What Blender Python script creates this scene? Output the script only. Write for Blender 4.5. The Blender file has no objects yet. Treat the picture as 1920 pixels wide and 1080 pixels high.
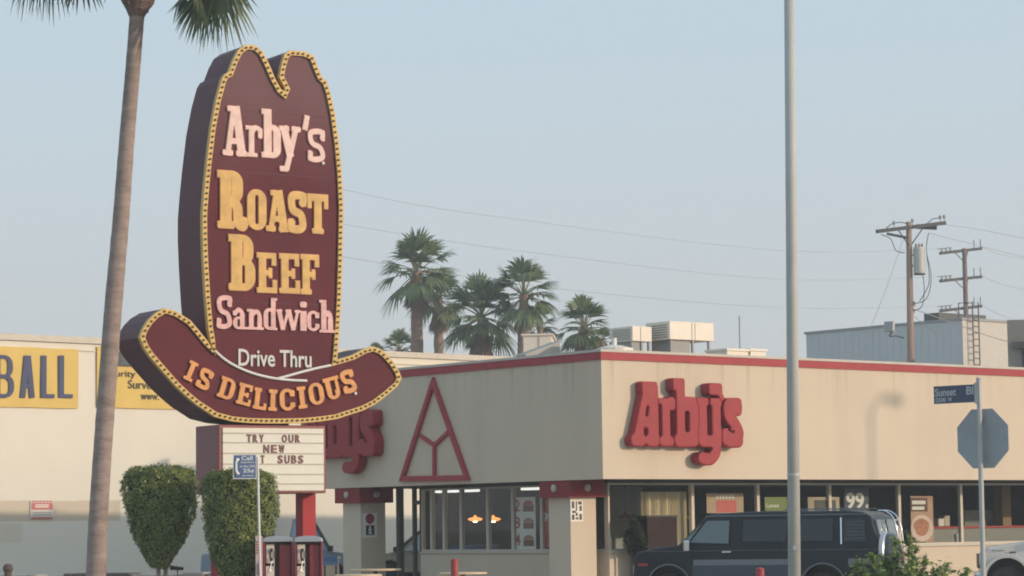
import bpy, bmesh, math, random
import numpy as np
from mathutils import Vector, Matrix
R_ = math.radians
rnd = random.Random(7)
sc = bpy.context.scene
col = sc.collection

# ---------------------------------------------------------------- camera, sky, sun, exposure
F_PX, PITCH, ROLL, EYE = 4900.0, 0.0920, 0.0131, 1.6
CP, SP, CR, SR = math.cos(PITCH), math.sin(PITCH), math.cos(ROLL), math.sin(ROLL)
FW = Vector((0, CP, SP)); _r0 = Vector((1, 0, 0)); _u0 = Vector((0, -SP, CP))
RT = _r0 * CR - _u0 * SR
UP = _r0 * SR + _u0 * CR
CAM = Vector((0, 0, EYE))
cam_data = bpy.data.cameras.new('camera')
cam_data.sensor_width = 36
cam_data.lens = F_PX / 1920 * 36
cam_data.clip_start = 0.5
cam_data.clip_end = 6000
cam = bpy.data.objects.new('camera', cam_data)
col.objects.link(cam)
mw = Matrix.Identity(4)
for i in range(3):
    mw[i][0], mw[i][1], mw[i][2], mw[i][3] = RT[i], UP[i], -FW[i], CAM[i]
cam.matrix_world = mw
sc.camera = cam

SUN_EL = R_(14.0)
SUN_H = Vector((0.94, -0.342, 0))
HAZE = 0.0012
SUN_H = SUN_H.normalized()          # low sun behind the camera's right shoulder
world = bpy.data.worlds.new('World'); sc.world = world
world.use_nodes = True
nt = world.node_tree; nt.nodes.clear()
wo = nt.nodes.new('ShaderNodeOutputWorld'); bg = nt.nodes.new('ShaderNodeBackground')
sky = nt.nodes.new('ShaderNodeTexSky'); sky.sky_type = 'NISHITA'; sky.sun_disc = False
sky.sun_elevation = SUN_EL; sky.sun_rotation = math.atan2(SUN_H.x, SUN_H.y)
sky.air_density = 1.0; sky.dust_density = 5.0; sky.ozone_density = 1.0; sky.altitude = 50
bg.inputs['Strength'].default_value = 0.15
# hazy summer sky: the Nishita sky veiled by pale haze that thickens towards the horizon
wtc = nt.nodes.new('ShaderNodeTexCoord'); wsx = nt.nodes.new('ShaderNodeSeparateXYZ'); wcr = nt.nodes.new('ShaderNodeValToRGB'); wmx = nt.nodes.new('ShaderNodeMix'); wmx.data_type = 'RGBA'
wcr.color_ramp.elements[0].position = 0.0; wcr.color_ramp.elements[0].color = (3.75, 3.70, 3.70, 1)
wcr.color_ramp.elements[1].position = 0.30; wcr.color_ramp.elements[1].color = (2.6, 3.6, 4.3, 1)
wmx.inputs[0].default_value = 0.8
nt.links.new(wtc.outputs['Generated'], wsx.inputs[0]); nt.links.new(wsx.outputs[2], wcr.inputs[0]); nt.links.new(sky.outputs[0], wmx.inputs[6]); nt.links.new(wcr.outputs[0], wmx.inputs[7])
nt.links.new(wmx.outputs[2], bg.inputs[0]); nt.links.new(bg.outputs[0], wo.inputs[0])
sd = bpy.data.lights.new('sun', 'SUN'); sd.energy = 2.0; sd.angle = R_(0.9); sd.color = (1.0, 0.80, 0.61)
sun = bpy.data.objects.new('sun', sd); col.objects.link(sun)
sdir = Vector((SUN_H.x * math.cos(SUN_EL), SUN_H.y * math.cos(SUN_EL), math.sin(SUN_EL)))
sun.rotation_euler = (-sdir).to_track_quat('-Z', 'Y').to_euler()
sc.view_settings.view_transform = 'Standard'; sc.view_settings.look = 'None'
sc.view_settings.exposure = 0.45; sc.view_settings.gamma = 1.0
sc.cycles.use_denoising = True
sc.cycles.filter_width = 1.9
sc.cycles.max_bounces = 8; sc.cycles.transparent_max_bounces = 16

# ---------------------------------------------------------------- pixel helpers (1920x1080 photo pixels)
def ray(px, py):
    return (FW * F_PX + RT * (px - 960) + UP * (540 - py)).normalized()
def atY(px, py, Y):
    d = ray(px, py); return CAM + d * (Y / d.y)
def on_plane(px, py, o, n):
    d = ray(px, py); return CAM + d * ((o - CAM).dot(n) / d.dot(n))
def foot(px, Y, py=1000, z=0.0):
    p = atY(px, py, Y); return Vector((p.x, p.y, z))
def frame(o, xdir):
    """x along xdir, y horizontally into the surface, z up"""
    x = Vector((xdir.x, xdir.y, 0)).normalized(); z = Vector((0, 0, 1)); y = z.cross(x)
    m = Matrix.Identity(4)
    for i in range(3):
        m[i][0], m[i][1], m[i][2], m[i][3] = x[i], y[i], z[i], o[i]
    return m
def loc(fr, px, py, y=0.0):
    """local (x, z) where the pixel's ray meets the plane local y = y"""
    n = fr.to_3x3() @ Vector((0, 1, 0)); o = fr @ Vector((0, y, 0))
    q = fr.inverted() @ on_plane(px, py, o, n); return q.x, q.z

# ---------------------------------------------------------------- materials
MATS = {}
def mat(name, c, rough=0.7, metal=0.0, var=0.0, vscale=4.0, bump=0.0, bscale=60.0, coat=0.0, spec=0.5, stretch=None, emit=None):
    if name in MATS: return MATS[name]
    m = bpy.data.materials.new(name); m.use_nodes = True
    n = m.node_tree; b = n.nodes['Principled BSDF']
    b.inputs['Base Color'].default_value = (*c, 1); b.inputs['Roughness'].default_value = rough
    b.inputs['Metallic'].default_value = metal; b.inputs['Specular IOR Level'].default_value = spec
    b.inputs['Coat Weight'].default_value = coat
    if emit:
        b.inputs['Emission Color'].default_value = (*emit[0], 1); b.inputs['Emission Strength'].default_value = emit[1]
    tc = n.nodes.new('ShaderNodeTexCoord'); vec = tc.outputs['Object']
    if stretch:
        mp = n.nodes.new('ShaderNodeMapping'); mp.inputs['Scale'].default_value = stretch
        n.links.new(vec, mp.inputs[0]); vec = mp.outputs[0]
    if var:
        ns = n.nodes.new('ShaderNodeTexNoise'); ns.inputs['Scale'].default_value = vscale
        ns.inputs['Detail'].default_value = 6; ns.inputs['Roughness'].default_value = 0.65
        n.links.new(vec, ns.inputs['Vector'])
        cr = n.nodes.new('ShaderNodeValToRGB')
        lo = [max(0, x * (1 - var)) for x in c]; hi = [min(1, x * (1 + var)) for x in c]
        cr.color_ramp.elements[0].position = 0.3; cr.color_ramp.elements[1].position = 0.7
        cr.color_ramp.elements[0].color = (*lo, 1); cr.color_ramp.elements[1].color = (*hi, 1)
        n.links.new(ns.outputs['Fac'], cr.inputs[0]); n.links.new(cr.outputs[0], b.inputs['Base Color'])
    if bump:
        nb = n.nodes.new('ShaderNodeTexNoise'); nb.inputs['Scale'].default_value = bscale; nb.inputs['Detail'].default_value = 4
        n.links.new(vec, nb.inputs['Vector'])
        bp = n.nodes.new('ShaderNodeBump'); bp.inputs['Strength'].default_value = bump; bp.inputs['Distance'].default_value = 0.02
        n.links.new(nb.outputs['Fac'], bp.inputs['Height']); n.links.new(bp.outputs[0], b.inputs['Normal'])
    MATS[name] = m
    return m
def leaf_mat(name, c0, c1, rough=0.6, trans=0.25):
    m = bpy.data.materials.new(name); m.use_nodes = True
    n = m.node_tree; b = n.nodes['Principled BSDF']; out = n.nodes['Material Output']
    g = n.nodes.new('ShaderNodeNewGeometry'); cr = n.nodes.new('ShaderNodeValToRGB')
    cr.color_ramp.elements[0].color = (*c0, 1); cr.color_ramp.elements[1].color = (*c1, 1)
    n.links.new(g.outputs['Random Per Island'], cr.inputs[0]); n.links.new(cr.outputs[0], b.inputs['Base Color'])
    b.inputs['Roughness'].default_value = rough; b.inputs['Specular IOR Level'].default_value = 0.3
    t = n.nodes.new('ShaderNodeBsdfTranslucent'); n.links.new(cr.outputs[0], t.inputs[0])
    mx = n.nodes.new('ShaderNodeMixShader'); mx.inputs[0].default_value = trans
    n.links.new(b.outputs[0], mx.inputs[1]); n.links.new(t.outputs[0], mx.inputs[2]); n.links.new(mx.outputs[0], out.inputs[0])
    return m
def glass_mat(name, tint=(0.93, 0.95, 0.94), refl=1.0):
    m = bpy.data.materials.new(name); m.use_nodes = True
    n = m.node_tree; n.nodes.remove(n.nodes['Principled BSDF']); out = n.nodes['Material Output']
    ge = n.nodes.new('ShaderNodeNewGeometry'); dp = n.nodes.new('ShaderNodeVectorMath'); dp.operation = 'DOT_PRODUCT'
    n.links.new(ge.outputs['Incoming'], dp.inputs[0]); n.links.new(ge.outputs['Normal'], dp.inputs[1])
    ab = n.nodes.new('ShaderNodeMath'); ab.operation = 'ABSOLUTE'; n.links.new(dp.outputs['Value'], ab.inputs[0])
    om = n.nodes.new('ShaderNodeMath'); om.operation = 'SUBTRACT'; om.inputs[0].default_value = 1.0; n.links.new(ab.outputs[0], om.inputs[1])
    pw_ = n.nodes.new('ShaderNodeMath'); pw_.operation = 'POWER'; pw_.inputs[1].default_value = 5.0; n.links.new(om.outputs[0], pw_.inputs[0])
    f = n.nodes.new('ShaderNodeMath'); f.operation = 'MULTIPLY_ADD'; f.inputs[1].default_value = 0.9; f.inputs[2].default_value = 0.025; n.links.new(pw_.outputs[0], f.inputs[0])
    t = n.nodes.new('ShaderNodeBsdfTransparent'); t.inputs[0].default_value = (*tint, 1)
    g = n.nodes.new('ShaderNodeBsdfGlossy'); g.inputs['Roughness'].default_value = 0.02; g.inputs[0].default_value = (refl, refl, refl, 1)
    mx = n.nodes.new('ShaderNodeMixShader'); n.links.new(f.outputs[0], mx.inputs[0])
    n.links.new(t.outputs[0], mx.inputs[1]); n.links.new(g.outputs[0], mx.inputs[2]); n.links.new(mx.outputs[0], out.inputs[0])
    return m
def wall_mat(name, c, shade_band=None, shade_z=0.0, patches=(), streak=0.06, drip=None):
    """stucco: mottled colour, faint vertical weather streaks, optional lower band with shade put into its colour, and tan patches (object coords)"""
    m = bpy.data.materials.new(name); m.use_nodes = True
    n = m.node_tree; b = n.nodes['Principled BSDF']; b.inputs['Roughness'].default_value = 0.9; b.inputs['Specular IOR Level'].default_value = 0.2
    tc = n.nodes.new('ShaderNodeTexCoord'); sep = n.nodes.new('ShaderNodeSeparateXYZ'); n.links.new(tc.outputs['Object'], sep.inputs[0])
    def noise(scale, stretch=None, detail=5):
        v = tc.outputs['Object']
        if stretch:
            mp = n.nodes.new('ShaderNodeMapping'); mp.inputs['Scale'].default_value = stretch; n.links.new(v, mp.inputs[0]); v = mp.outputs[0]
        t = n.nodes.new('ShaderNodeTexNoise'); t.inputs['Scale'].default_value = scale; t.inputs['Detail'].default_value = detail
        n.links.new(v, t.inputs['Vector']); return t.outputs['Fac']
    def math_(op, a, v2, clamp=False):
        q = n.nodes.new('ShaderNodeMath'); q.operation = op; q.use_clamp = clamp
        for k, x in enumerate((a, v2)):
            if isinstance(x, (int, float)): q.inputs[k].default_value = x
            else: n.links.new(x, q.inputs[k])
        return q.outputs[0]
    def mix(fac, a, b2):
        q = n.nodes.new('ShaderNodeMix'); q.data_type = 'RGBA'
        n.links.new(fac, q.inputs[0])
        for k, x in ((6, a), (7, b2)):
            if isinstance(x, tuple): q.inputs[k].default_value = (*x, 1)
            else: n.links.new(x, q.inputs[k])
        return q.outputs[2]
    base = mix(math_('MULTIPLY', noise(0.9), 1.0), tuple(x * (1 - streak) for x in c), tuple(min(1, x * (1 + streak)) for x in c))
    st = math_('MULTIPLY', math_('SUBTRACT', noise(1.0, (1.1, 1.1, 0.10)), 0.5, True), 1.6, True)
    base = mix(st, base, tuple(x * 0.84 for x in c))
    if drip:                                         # rain stains running down from under the trim
        run = math_('MULTIPLY', math_('SUBTRACT', noise(1.0, (5.0, 5.0, 0.05), 3), 0.52, True), 5.0, True)
        fall = math_('MULTIPLY', math_('SUBTRACT', sep.outputs[2], drip - 1.1), 0.9, True)
        base = mix(math_('MULTIPLY', math_('MULTIPLY', run, fall), 0.5), base, tuple(x * 0.62 for x in c))
    if shade_band:
        wob = math_('MULTIPLY', math_('SUBTRACT', noise(3.0), 0.5), 0.10)
        zz = math_('ADD', sep.outputs[2], wob)
        base = mix(math_('MULTIPLY', math_('SUBTRACT', shade_z, zz), 30, True), base, shade_band)
        for (x0, x1, z0, z1, pc) in patches:
            f = math_('MULTIPLY', math_('SUBTRACT', sep.outputs[0], x0), 12, True)
            f = math_('MULTIPLY', f, math_('MULTIPLY', math_('SUBTRACT', x1, sep.outputs[0]), 12, True))
            f = math_('MULTIPLY', f, math_('MULTIPLY', math_('SUBTRACT', zz, z0), 18, True))
            f = math_('MULTIPLY', f, math_('MULTIPLY', math_('SUBTRACT', z1, zz), 18, True))
            base = mix(f, base, pc)
    n.links.new(base, b.inputs['Base Color'])
    bp = n.nodes.new('ShaderNodeBump'); bp.inputs['Strength'].default_value = 0.35; bp.inputs['Distance'].default_value = 0.02
    n.links.new(noise(38.0), bp.inputs['Height']); n.links.new(bp.outputs[0], b.inputs['Normal'])
    MATS[name] = m
    return m

# ---------------------------------------------------------------- mesh builder
class MB:
    def __init__(s): s.v = []; s.f = []; s.m = []; s.mi = 0
    def add(s, vs, fs):
        k = len(s.v); s.v += [tuple(x) for x in vs]; s.f += [tuple(i + k for i in f) for f in fs]; s.m += [s.mi] * len(fs); return s
    def box(s, x0, x1, y0, y1, z0, z1, M=None):
        vs = [Vector((x, y, z)) for z in (z0, z1) for x, y in ((x0, y0), (x1, y0), (x1, y1), (x0, y1))]
        if M is not None: vs = [M @ v for v in vs]
        return s.add(vs, [(3, 2, 1, 0), (4, 5, 6, 7), (0, 1, 5, 4), (1, 2, 6, 5), (2, 3, 7, 6), (3, 0, 4, 7)])
    def bar(s, a, b, w, h=None):
        a, b = Vector(a), Vector(b); h = h or w; d = (b - a).normalized()
        q = Vector((0, 0, 1)) if abs(d.z) < 0.95 else Vector((0, 1, 0))
        x = d.cross(q).normalized(); y = x.cross(d)
        vs = [p + x * (i * w / 2) + y * (j * h / 2) for p in (a, b) for i, j in ((-1, -1), (1, -1), (1, 1), (-1, 1))]
        return s.add(vs, [(0, 1, 2, 3), (7, 6, 5, 4), (4, 5, 1, 0), (5, 6, 2, 1), (6, 7, 3, 2), (7, 4, 0, 3)])
    def tube(s, pts, r, n=8, caps=True):
        pts = [Vector(p) for p in pts]; rs = r if isinstance(r, (list, tuple)) else [r] * len(pts)
        vs, fs = [], []; px = None
        for i, p in enumerate(pts):
            d = (pts[min(i + 1, len(pts) - 1)] - pts[max(i - 1, 0)]).normalized()
            if px is None: px = d.cross(Vector((0, 0, 1)) if abs(d.z) < 0.9 else Vector((1, 0, 0))).normalized()
            px = (px - d * px.dot(d)).normalized(); py = d.cross(px)
            vs += [p + px * math.cos(a) * rs[i] + py * math.sin(a) * rs[i] for a in [2 * math.pi * k / n for k in range(n)]]
        for i in range(len(pts) - 1):
            fs += [(i * n + k, i * n + (k + 1) % n, (i + 1) * n + (k + 1) % n, (i + 1) * n + k) for k in range(n)]
        if caps: fs += [tuple(range(n - 1, -1, -1)), tuple((len(pts) - 1) * n + k for k in range(n))]
        return s.add(vs, fs)
    def lathe(s, prof, c=(0, 0, 0), n=20, M=None):
        """prof: (r, z) pairs bottom to top about local z"""
        vs, fs = [], []; c = Vector(c)
        for r, z in prof:
            for k in range(n):
                a = 2 * math.pi * k / n; v = Vector((r * math.cos(a), r * math.sin(a), z)); vs.append((M @ v if M is not None else v) + c)
        for i in range(len(prof) - 1):
            fs += [(i * n + k, i * n + (k + 1) % n, (i + 1) * n + (k + 1) % n, (i + 1) * n + k) for k in range(n)]
        fs += [tuple(range(n - 1, -1, -1)), tuple((len(prof) - 1) * n + k for k in range(n))]
        return s.add(vs, fs)
    def prism(s, poly, y0, y1):
        """poly in local (x, z), extruded along local y"""
        n = len(poly); vs = [(x, y, z) for y in (y0, y1) for x, z in poly]
        fs = [tuple(range(n)), tuple(range(2 * n - 1, n - 1, -1))] + [((k + 1) % n, k, n + k, n + (k + 1) % n) for k in range(n)]
        return s.add(vs, fs)
    def build(s, name, m, parent=None, smooth=False, M=None, bevel=0.0, kind=None, label=None):
        me = bpy.data.meshes.new(name); me.from_pydata(s.v, [], s.f)
        bm = bmesh.new(); bm.from_mesh(me); bmesh.ops.recalc_face_normals(bm, faces=bm.faces); bm.to_mesh(me); bm.free()
        for x in (m if isinstance(m, (list, tuple)) else [m]): me.materials.append(x)
        if isinstance(m, (list, tuple)): me.polygons.foreach_set('material_index', s.m)
        if smooth: me.polygons.foreach_set('use_smooth', [True] * len(me.polygons))
        o = bpy.data.objects.new(name, me); col.objects.link(o)
        if parent is not None: o.parent = parent
        if M is not None: o.matrix_local = M
        if bevel:
            b = o.modifiers.new('bevel', 'BEVEL'); b.width = bevel; b.segments = 2; b.limit_method = 'ANGLE'; b.angle_limit = R_(35)
        if kind: o['kind'] = kind
        if label: o['label'] = label
        return o
def raw(name, V, Fq, m, parent=None, mi=None, kind=None):
    me = bpy.data.meshes.new(name)
    me.from_pydata(V.tolist() if hasattr(V, 'tolist') else V, [], Fq.tolist() if hasattr(Fq, 'tolist') else Fq)
    for x in (m if isinstance(m, (list, tuple)) else [m]): me.materials.append(x)
    if mi is not None: me.polygons.foreach_set('material_index', mi)
    o = bpy.data.objects.new(name, me); col.objects.link(o)
    if parent is not None: o.parent = parent
    if kind: o['kind'] = kind
    return o
def tag(o, label, cat, group=None):
    o['label'] = label; o['category'] = cat
    if group: o['group'] = group
    return o
def thing(name, label, cat, M=None, group=None):
    o = bpy.data.objects.new(name, None); col.objects.link(o); o.empty_display_size = 0.2
    if M is not None: o.matrix_world = M if isinstance(M, Matrix) else Matrix.Translation(Vector(M))
    return tag(o, label, cat, group)
def kids(o): return [c for c in bpy.data.objects if c.parent == o]
def copy_tree(o, parent=None):
    c = o.copy(); col.objects.link(c); c.parent = parent
    for k in kids(o): copy_tree(k, c)
    return c

# ---------------------------------------------------------------- lettering
def curve_mesh(cu):
    o = bpy.data.objects.new('lettering', cu); col.objects.link(o)
    dg = bpy.context.evaluated_depsgraph_get()
    me = bpy.data.meshes.new_from_object(o.evaluated_get(dg)); bpy.data.objects.remove(o)
    v = np.empty(len(me.vertices) * 3); me.vertices.foreach_get('co', v); v = v.reshape(-1, 3)
    f = [tuple(p.vertices) for p in me.polygons]; bpy.data.meshes.remove(me); bpy.data.curves.remove(cu)
    return v, f
def sans(mb, text, x0, x1, z0, z1, y, depth=0.004, offset=0.0, space=1.0, fit=True, align='fit'):
    """plain text as a mesh filling the local box x0..x1, z0..z1, its back on local y, standing out towards -y"""
    cu = bpy.data.curves.new('t', 'FONT'); cu.body = text; cu.extrude = 0.5; cu.offset = offset; cu.space_character = space; cu.resolution_u = 3
    v, f = curve_mesh(cu)
    a, b = v.min(0), v.max(0); w = max(b[0] - a[0], 1e-6); h = max(b[1] - a[1], 1e-6)
    sx, sz = (x1 - x0) / w, (z1 - z0) / h
    if align == 'left': sx = sz * 0.8
    V = [(x0 + (p[0] - a[0]) * sx, y - (p[2] + 0.5) * depth, z0 + (p[1] - a[1]) * sz) for p in v]
    mb.add(V, f)
def seg_d(X, Y, ax, ay, bx, by):
    dx, dy = bx - ax, by - ay; L = dx * dx + dy * dy + 1e-12
    t = np.clip(((X - ax) * dx + (Y - ay) * dy) / L, 0, 1)
    return np.hypot(X - ax - t * dx, Y - ay - t * dy)
def prim(X, Y, p):
    k = p[0]
    if k == 'box':
        _, x0, y0, x1, y1 = p[:5]; r = p[5] if len(p) > 5 else 0
        qx = np.abs(X - (x0 + x1) / 2) - (x1 - x0) / 2 + r; qy = np.abs(Y - (y0 + y1) / 2) - (y1 - y0) / 2 + r
        return np.hypot(np.maximum(qx, 0), np.maximum(qy, 0)) + np.minimum(np.maximum(qx, qy), 0) - r
    if k == 'bar':
        _, ax, ay, bx, by, w = p; L = math.hypot(bx - ax, by - ay); ux, uy = (bx - ax) / L, (by - ay) / L
        s = (X - ax) * ux + (Y - ay) * uy; t = -(X - ax) * uy + (Y - ay) * ux
        return np.maximum(np.abs(s - L / 2) - L / 2, np.abs(t) - w / 2)
    if k == 'path':
        _, pts, w = p; d = np.full_like(X, 9.0)
        for a, b in zip(pts[:-1], pts[1:]): d = np.minimum(d, seg_d(X, Y, *a, *b))
        return d - w / 2
    if k == 'ell':
        _, cx, cy, rx, ry = p
        q = np.hypot((X - cx) / rx, (Y - cy) / ry); return (q - 1) * min(rx, ry)
def spline(pts, n=8):
    P = [pts[0]] + list(pts) + [pts[-1]]; out = []
    for i in range(1, len(P) - 2):
        p0, p1, p2, p3 = [np.array(q, float) for q in P[i - 1:i + 3]]
        for t in np.linspace(0, 1, n, endpoint=False):
            out.append(tuple(0.5 * (2 * p1 + (p2 - p0) * t + (2 * p0 - 5 * p1 + 4 * p2 - p3) * t * t + (3 * p1 - p0 - 3 * p2 + p3) * t ** 3)))
    return out + [tuple(pts[-1])]
def glyph(ch, w, h, t, s):
    """list of (+/-, prim) for a slab letter in the box w x h, stem t, serif s (0 = no serif)"""
    A = []
    add = lambda *p: A.append((1, p)); sub = lambda *p: A.append((-1, p))
    e = s > 0; u = t * 0.62
    def foot(x0, x1, y0=0.0): 
        if e: add('box', x0, y0, x1, y0 + s, s * 0.25)
    def ring(x0, y0, x1, y1, th, tv):
        r = min(x1 - x0, y1 - y0) * 0.48
        add('box', x0, y0, x1, y1, r); sub('box', x0 + th, y0 + tv, x1 - th, y1 - tv, max(0.001, r - th))
    if ch == 'A':
        add('bar', w * .2, 0, w * .46, h, u if e else t); add('bar', w * .8, 0, w * .54, h, t)
        add('box', w * .28, h * .24, w * .72, h * .24 + u)
        foot(0, w * .42); foot(w * .56, w)
        if e: add('box', w * .2, h - s, w * .54 + t * .5, h, s * .2)
        else: add('box', w*.46 - t*.5, h - t*.3, w*.54 + t*.5, h)
    elif ch == 'r':
        add('box', w * .2, 0, w * .2 + t, h * .93); foot(0, w * .4 + t); 
        if e: add('box', 0, h * .93 - s, w * .3, h * .93)
        add('path', spline([(w * .3, h * .62), (w * .55, h * .88), (w - t * .35, h * .82)]), t * .8); add('box', w - t * .8, h * .58, w, h * .88, t * .25)
    elif ch in 'bdh':
        X0 = w * .12
        xh = h * .68
        if ch == 'h':
            add('box', X0, 0, X0 + t, h); add('path', spline([(X0 + t * .5, xh * .7), (w * .55, xh - t * .42), (w * .88 - t * .5, xh * .68), (w * .88 - t * .5, t * .5)]), t * .85)
            add('box', w * .88 - t, 0, w * .88, xh * .6)
            foot(0, X0 * 2 + t - .02 * w); foot(w * .8 - t, w); 
            if e: add('box', 0, h - s, X0 + t * .5, h)
        else:
            ring(X0, 0, w, xh, t, u); add('box', X0, 0, X0 + t, h)
            if e: add('box', 0, h - s, X0 + t * .5, h); 
            if e: add('box', 0, 0, X0 + t * .6, s)
            if ch == 'd': A = [(k, flip(p, w)) for k, p in A]
    elif ch == 'y':
        add('bar', w * .2, h, w * .52, h * .33, t); add('bar', w * .8, h, w * .34, t * .3, u * 1.15)
        if e: add('box', 0, h - s, w * .46, h, s * .2); add('box', w * .58, h - s, w, h, s * .2)
        add('box', w * .02, 0, w * .42, max(s, u), s * .3)
    elif ch == "'":
        add('bar', w * .62, h, w * .32, 0, w * .6)
    elif ch in 'sS':
        hx = t / 2; hy = u * .55
        P = [(w - hx, h * .74), (w * .86, h - hy * 1.5), (w * .5, h - hy), (hx * 1.1, h * .88), (hx, h * .7), (w * .3, h * .54), (w * .68, h * .45), (w - hx, h * .28), (w - hx * 1.1, h * .13), (w * .5, hy), (w * .14, hy * 1.5), (hx, h * .24)]
        add('path', spline(P), t * .9)
        if e: add('box', w - t * .62, h * .66, w, h * .98, s * .2); add('box', 0, h * .02, t * .62, h * .32, s * .2)
    elif ch in 'RB':
        x0 = w * .1 if e else 0
        if ch == 'R':
            ring(x0, h * .44, w * .88, h, t, u); add('box', x0, 0, x0 + t, h); add('box', x0, h * .8, w * .5, h); add('box', x0, h * .44, w * .5, h * .44 + u)
            sub('box', x0 + t, h * .44 + u, w * .5, h - u)
            add('path', spline([(w * .45, h * .47), (w * .68, h * .38), (w * .72, h * .12), (w * .86, t * .28), (w - t * .2, h * .12)]), t * .85)
            foot(0, x0 * 2 + t); 
        else:
            ring(x0, h * .46, w * .93, h, t, u); ring(x0, 0, w, h * .46 + u, t, u)
            add('box', x0, 0, w * .5, h); sub('box', x0 + t, u, w * .5, h * .46); sub('box', x0 + t, h * .46 + u, w * .5, h - u)
            foot(0, x0 + t * .5)
        if e: add('box', 0, h - s, x0 + t * .5, h)
    elif ch == 'O': ring(0, 0, w, h, t, u)
    elif ch == 'D':
        x0 = w * .1 if e else 0
        ring(x0, 0, w, h, t, u); add('box', x0, 0, w * .5, h); sub('box', x0 + t, u, w * .52, h - u)
        if e: add('box', 0, 0, x0 + t * .5, s); add('box', 0, h - s, x0 + t * .5, h)
    elif ch in 'cC':
        ring(0, 0, w, h, t, u); sub('box', w - t * 1.1, h * .36, w + 1, h * .66); add('box', w - t, h * .64, w, h * .92, t * .15)
        add('box', w - t, h * .14, w, h * .36, t * .15)
    elif ch == 'U':
        m_ = w * .1 if e else 0
        ring(m_, 0, w - m_, h * 1.0, t, u); add('box', m_, h * .4, m_ + t, h); add('box', w - m_ - u, h * .4, w - m_, h)
        sub('box', m_ + t, h * .4, w - m_ - u, h + 1)
        if e: add('box', 0, h - s, m_ * 2 + t, h); add('box', w - m_ * 2 - t, h - s, w, h)
    elif ch == 'T':
        add('box', w * .5 - t / 2, 0, w * .5 + t / 2, h); add('box', 0, h - t * .8, w, h)
        if e: add('box', 0, h - t * 1.7, t * .55, h); add('box', w - t * .55, h - t * 1.7, w, h)
        foot(w * .22, w * .78)
    elif ch in 'EFL':
        x0 = w * .1 if e else 0
        add('box', x0, 0, x0 + t, h)
        if ch != 'L': add('box', x0, h - u, w * .96, h); add('box', x0, h * .5 - u / 2, w * .76, h * .5 + u / 2)
        if ch != 'F': add('box', x0, 0, w, u)
        if e:
            if ch != 'L': add('box', w * .96 - u, h * .7, w * .96, h); add('box', w * .76 - u * .8, h * .38, w * .76, h * .62)
            if ch != 'F': add('box', w - u, 0, w, h * .32)
            foot(0, x0 * 2 + t); add('box', 0, h - s, x0 + (t if ch == 'L' else t * .5) + (x0 if ch == 'L' else 0), h)
    elif ch == 'I':
        add('box', w / 2 - t / 2, 0, w / 2 + t / 2, h); foot(0, w); 
        if e: add('box', 0, h - s, w, h, s * .2)
    elif ch == 'i':
        add('box', w * .5 - t / 2, 0, w * .5 + t / 2, h * .68); foot(0, w); add('box', w * .5 - t * .55, h * .8, w * .5 + t * .55, h, t * .3)
        if e: add('box', 0, h * .68 - s, w * .5, h * .68)
    elif ch == 'a':
        ring(0, 0, w * .82, h * .6, t, u * .8); add('box', w * .82 - t, 0, w * .82, h * .74); foot(w * .7, w)
        add('path', spline([(t * .5, h * .74), (w * .4, h - u * .5), (w * .82 - t * .5, h * .74), (w * .82 - t * .5, h * .5)]), t * .85); add('box', 0, h * .66, t * .9, h * .88, t * .2)
    elif ch == 'n':
        add('box', w * .12, 0, w * .12 + t, h); add('path', spline([(w * .12 + t * .5, h * .66), (w * .55, h - t * .45), (w * .88 - t * .5, h * .66), (w * .88 - t * .5, t * .5)]), t * .85)
        add('box', w * .88 - t, 0, w * .88, h * .6); foot(0, w * .24 + t); foot(w * .78 - t, w)
        if e: add('box', 0, h - s, w * .2, h)
    elif ch == 'w':
        for a, b, k in ((.1, .28, t), (.5, .28, u), (.5, .72, t), (.9, .72, u)): add('bar', w * a, h, w * b, 0, k)
        if e: add('box', 0, h - s, w * .24, h); add('box', w * .38, h - s, w * .62, h); add('box', w * .76, h - s, w, h)
    return A
def flip(p, w):
    if p[0] == 'box': return ('box', w - p[3], p[2], w - p[1], p[4]) + tuple(p[5:])
    if p[0] == 'path': return ('path', [(w - x, y) for x, y in p[1]], p[2])
    return p
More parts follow.
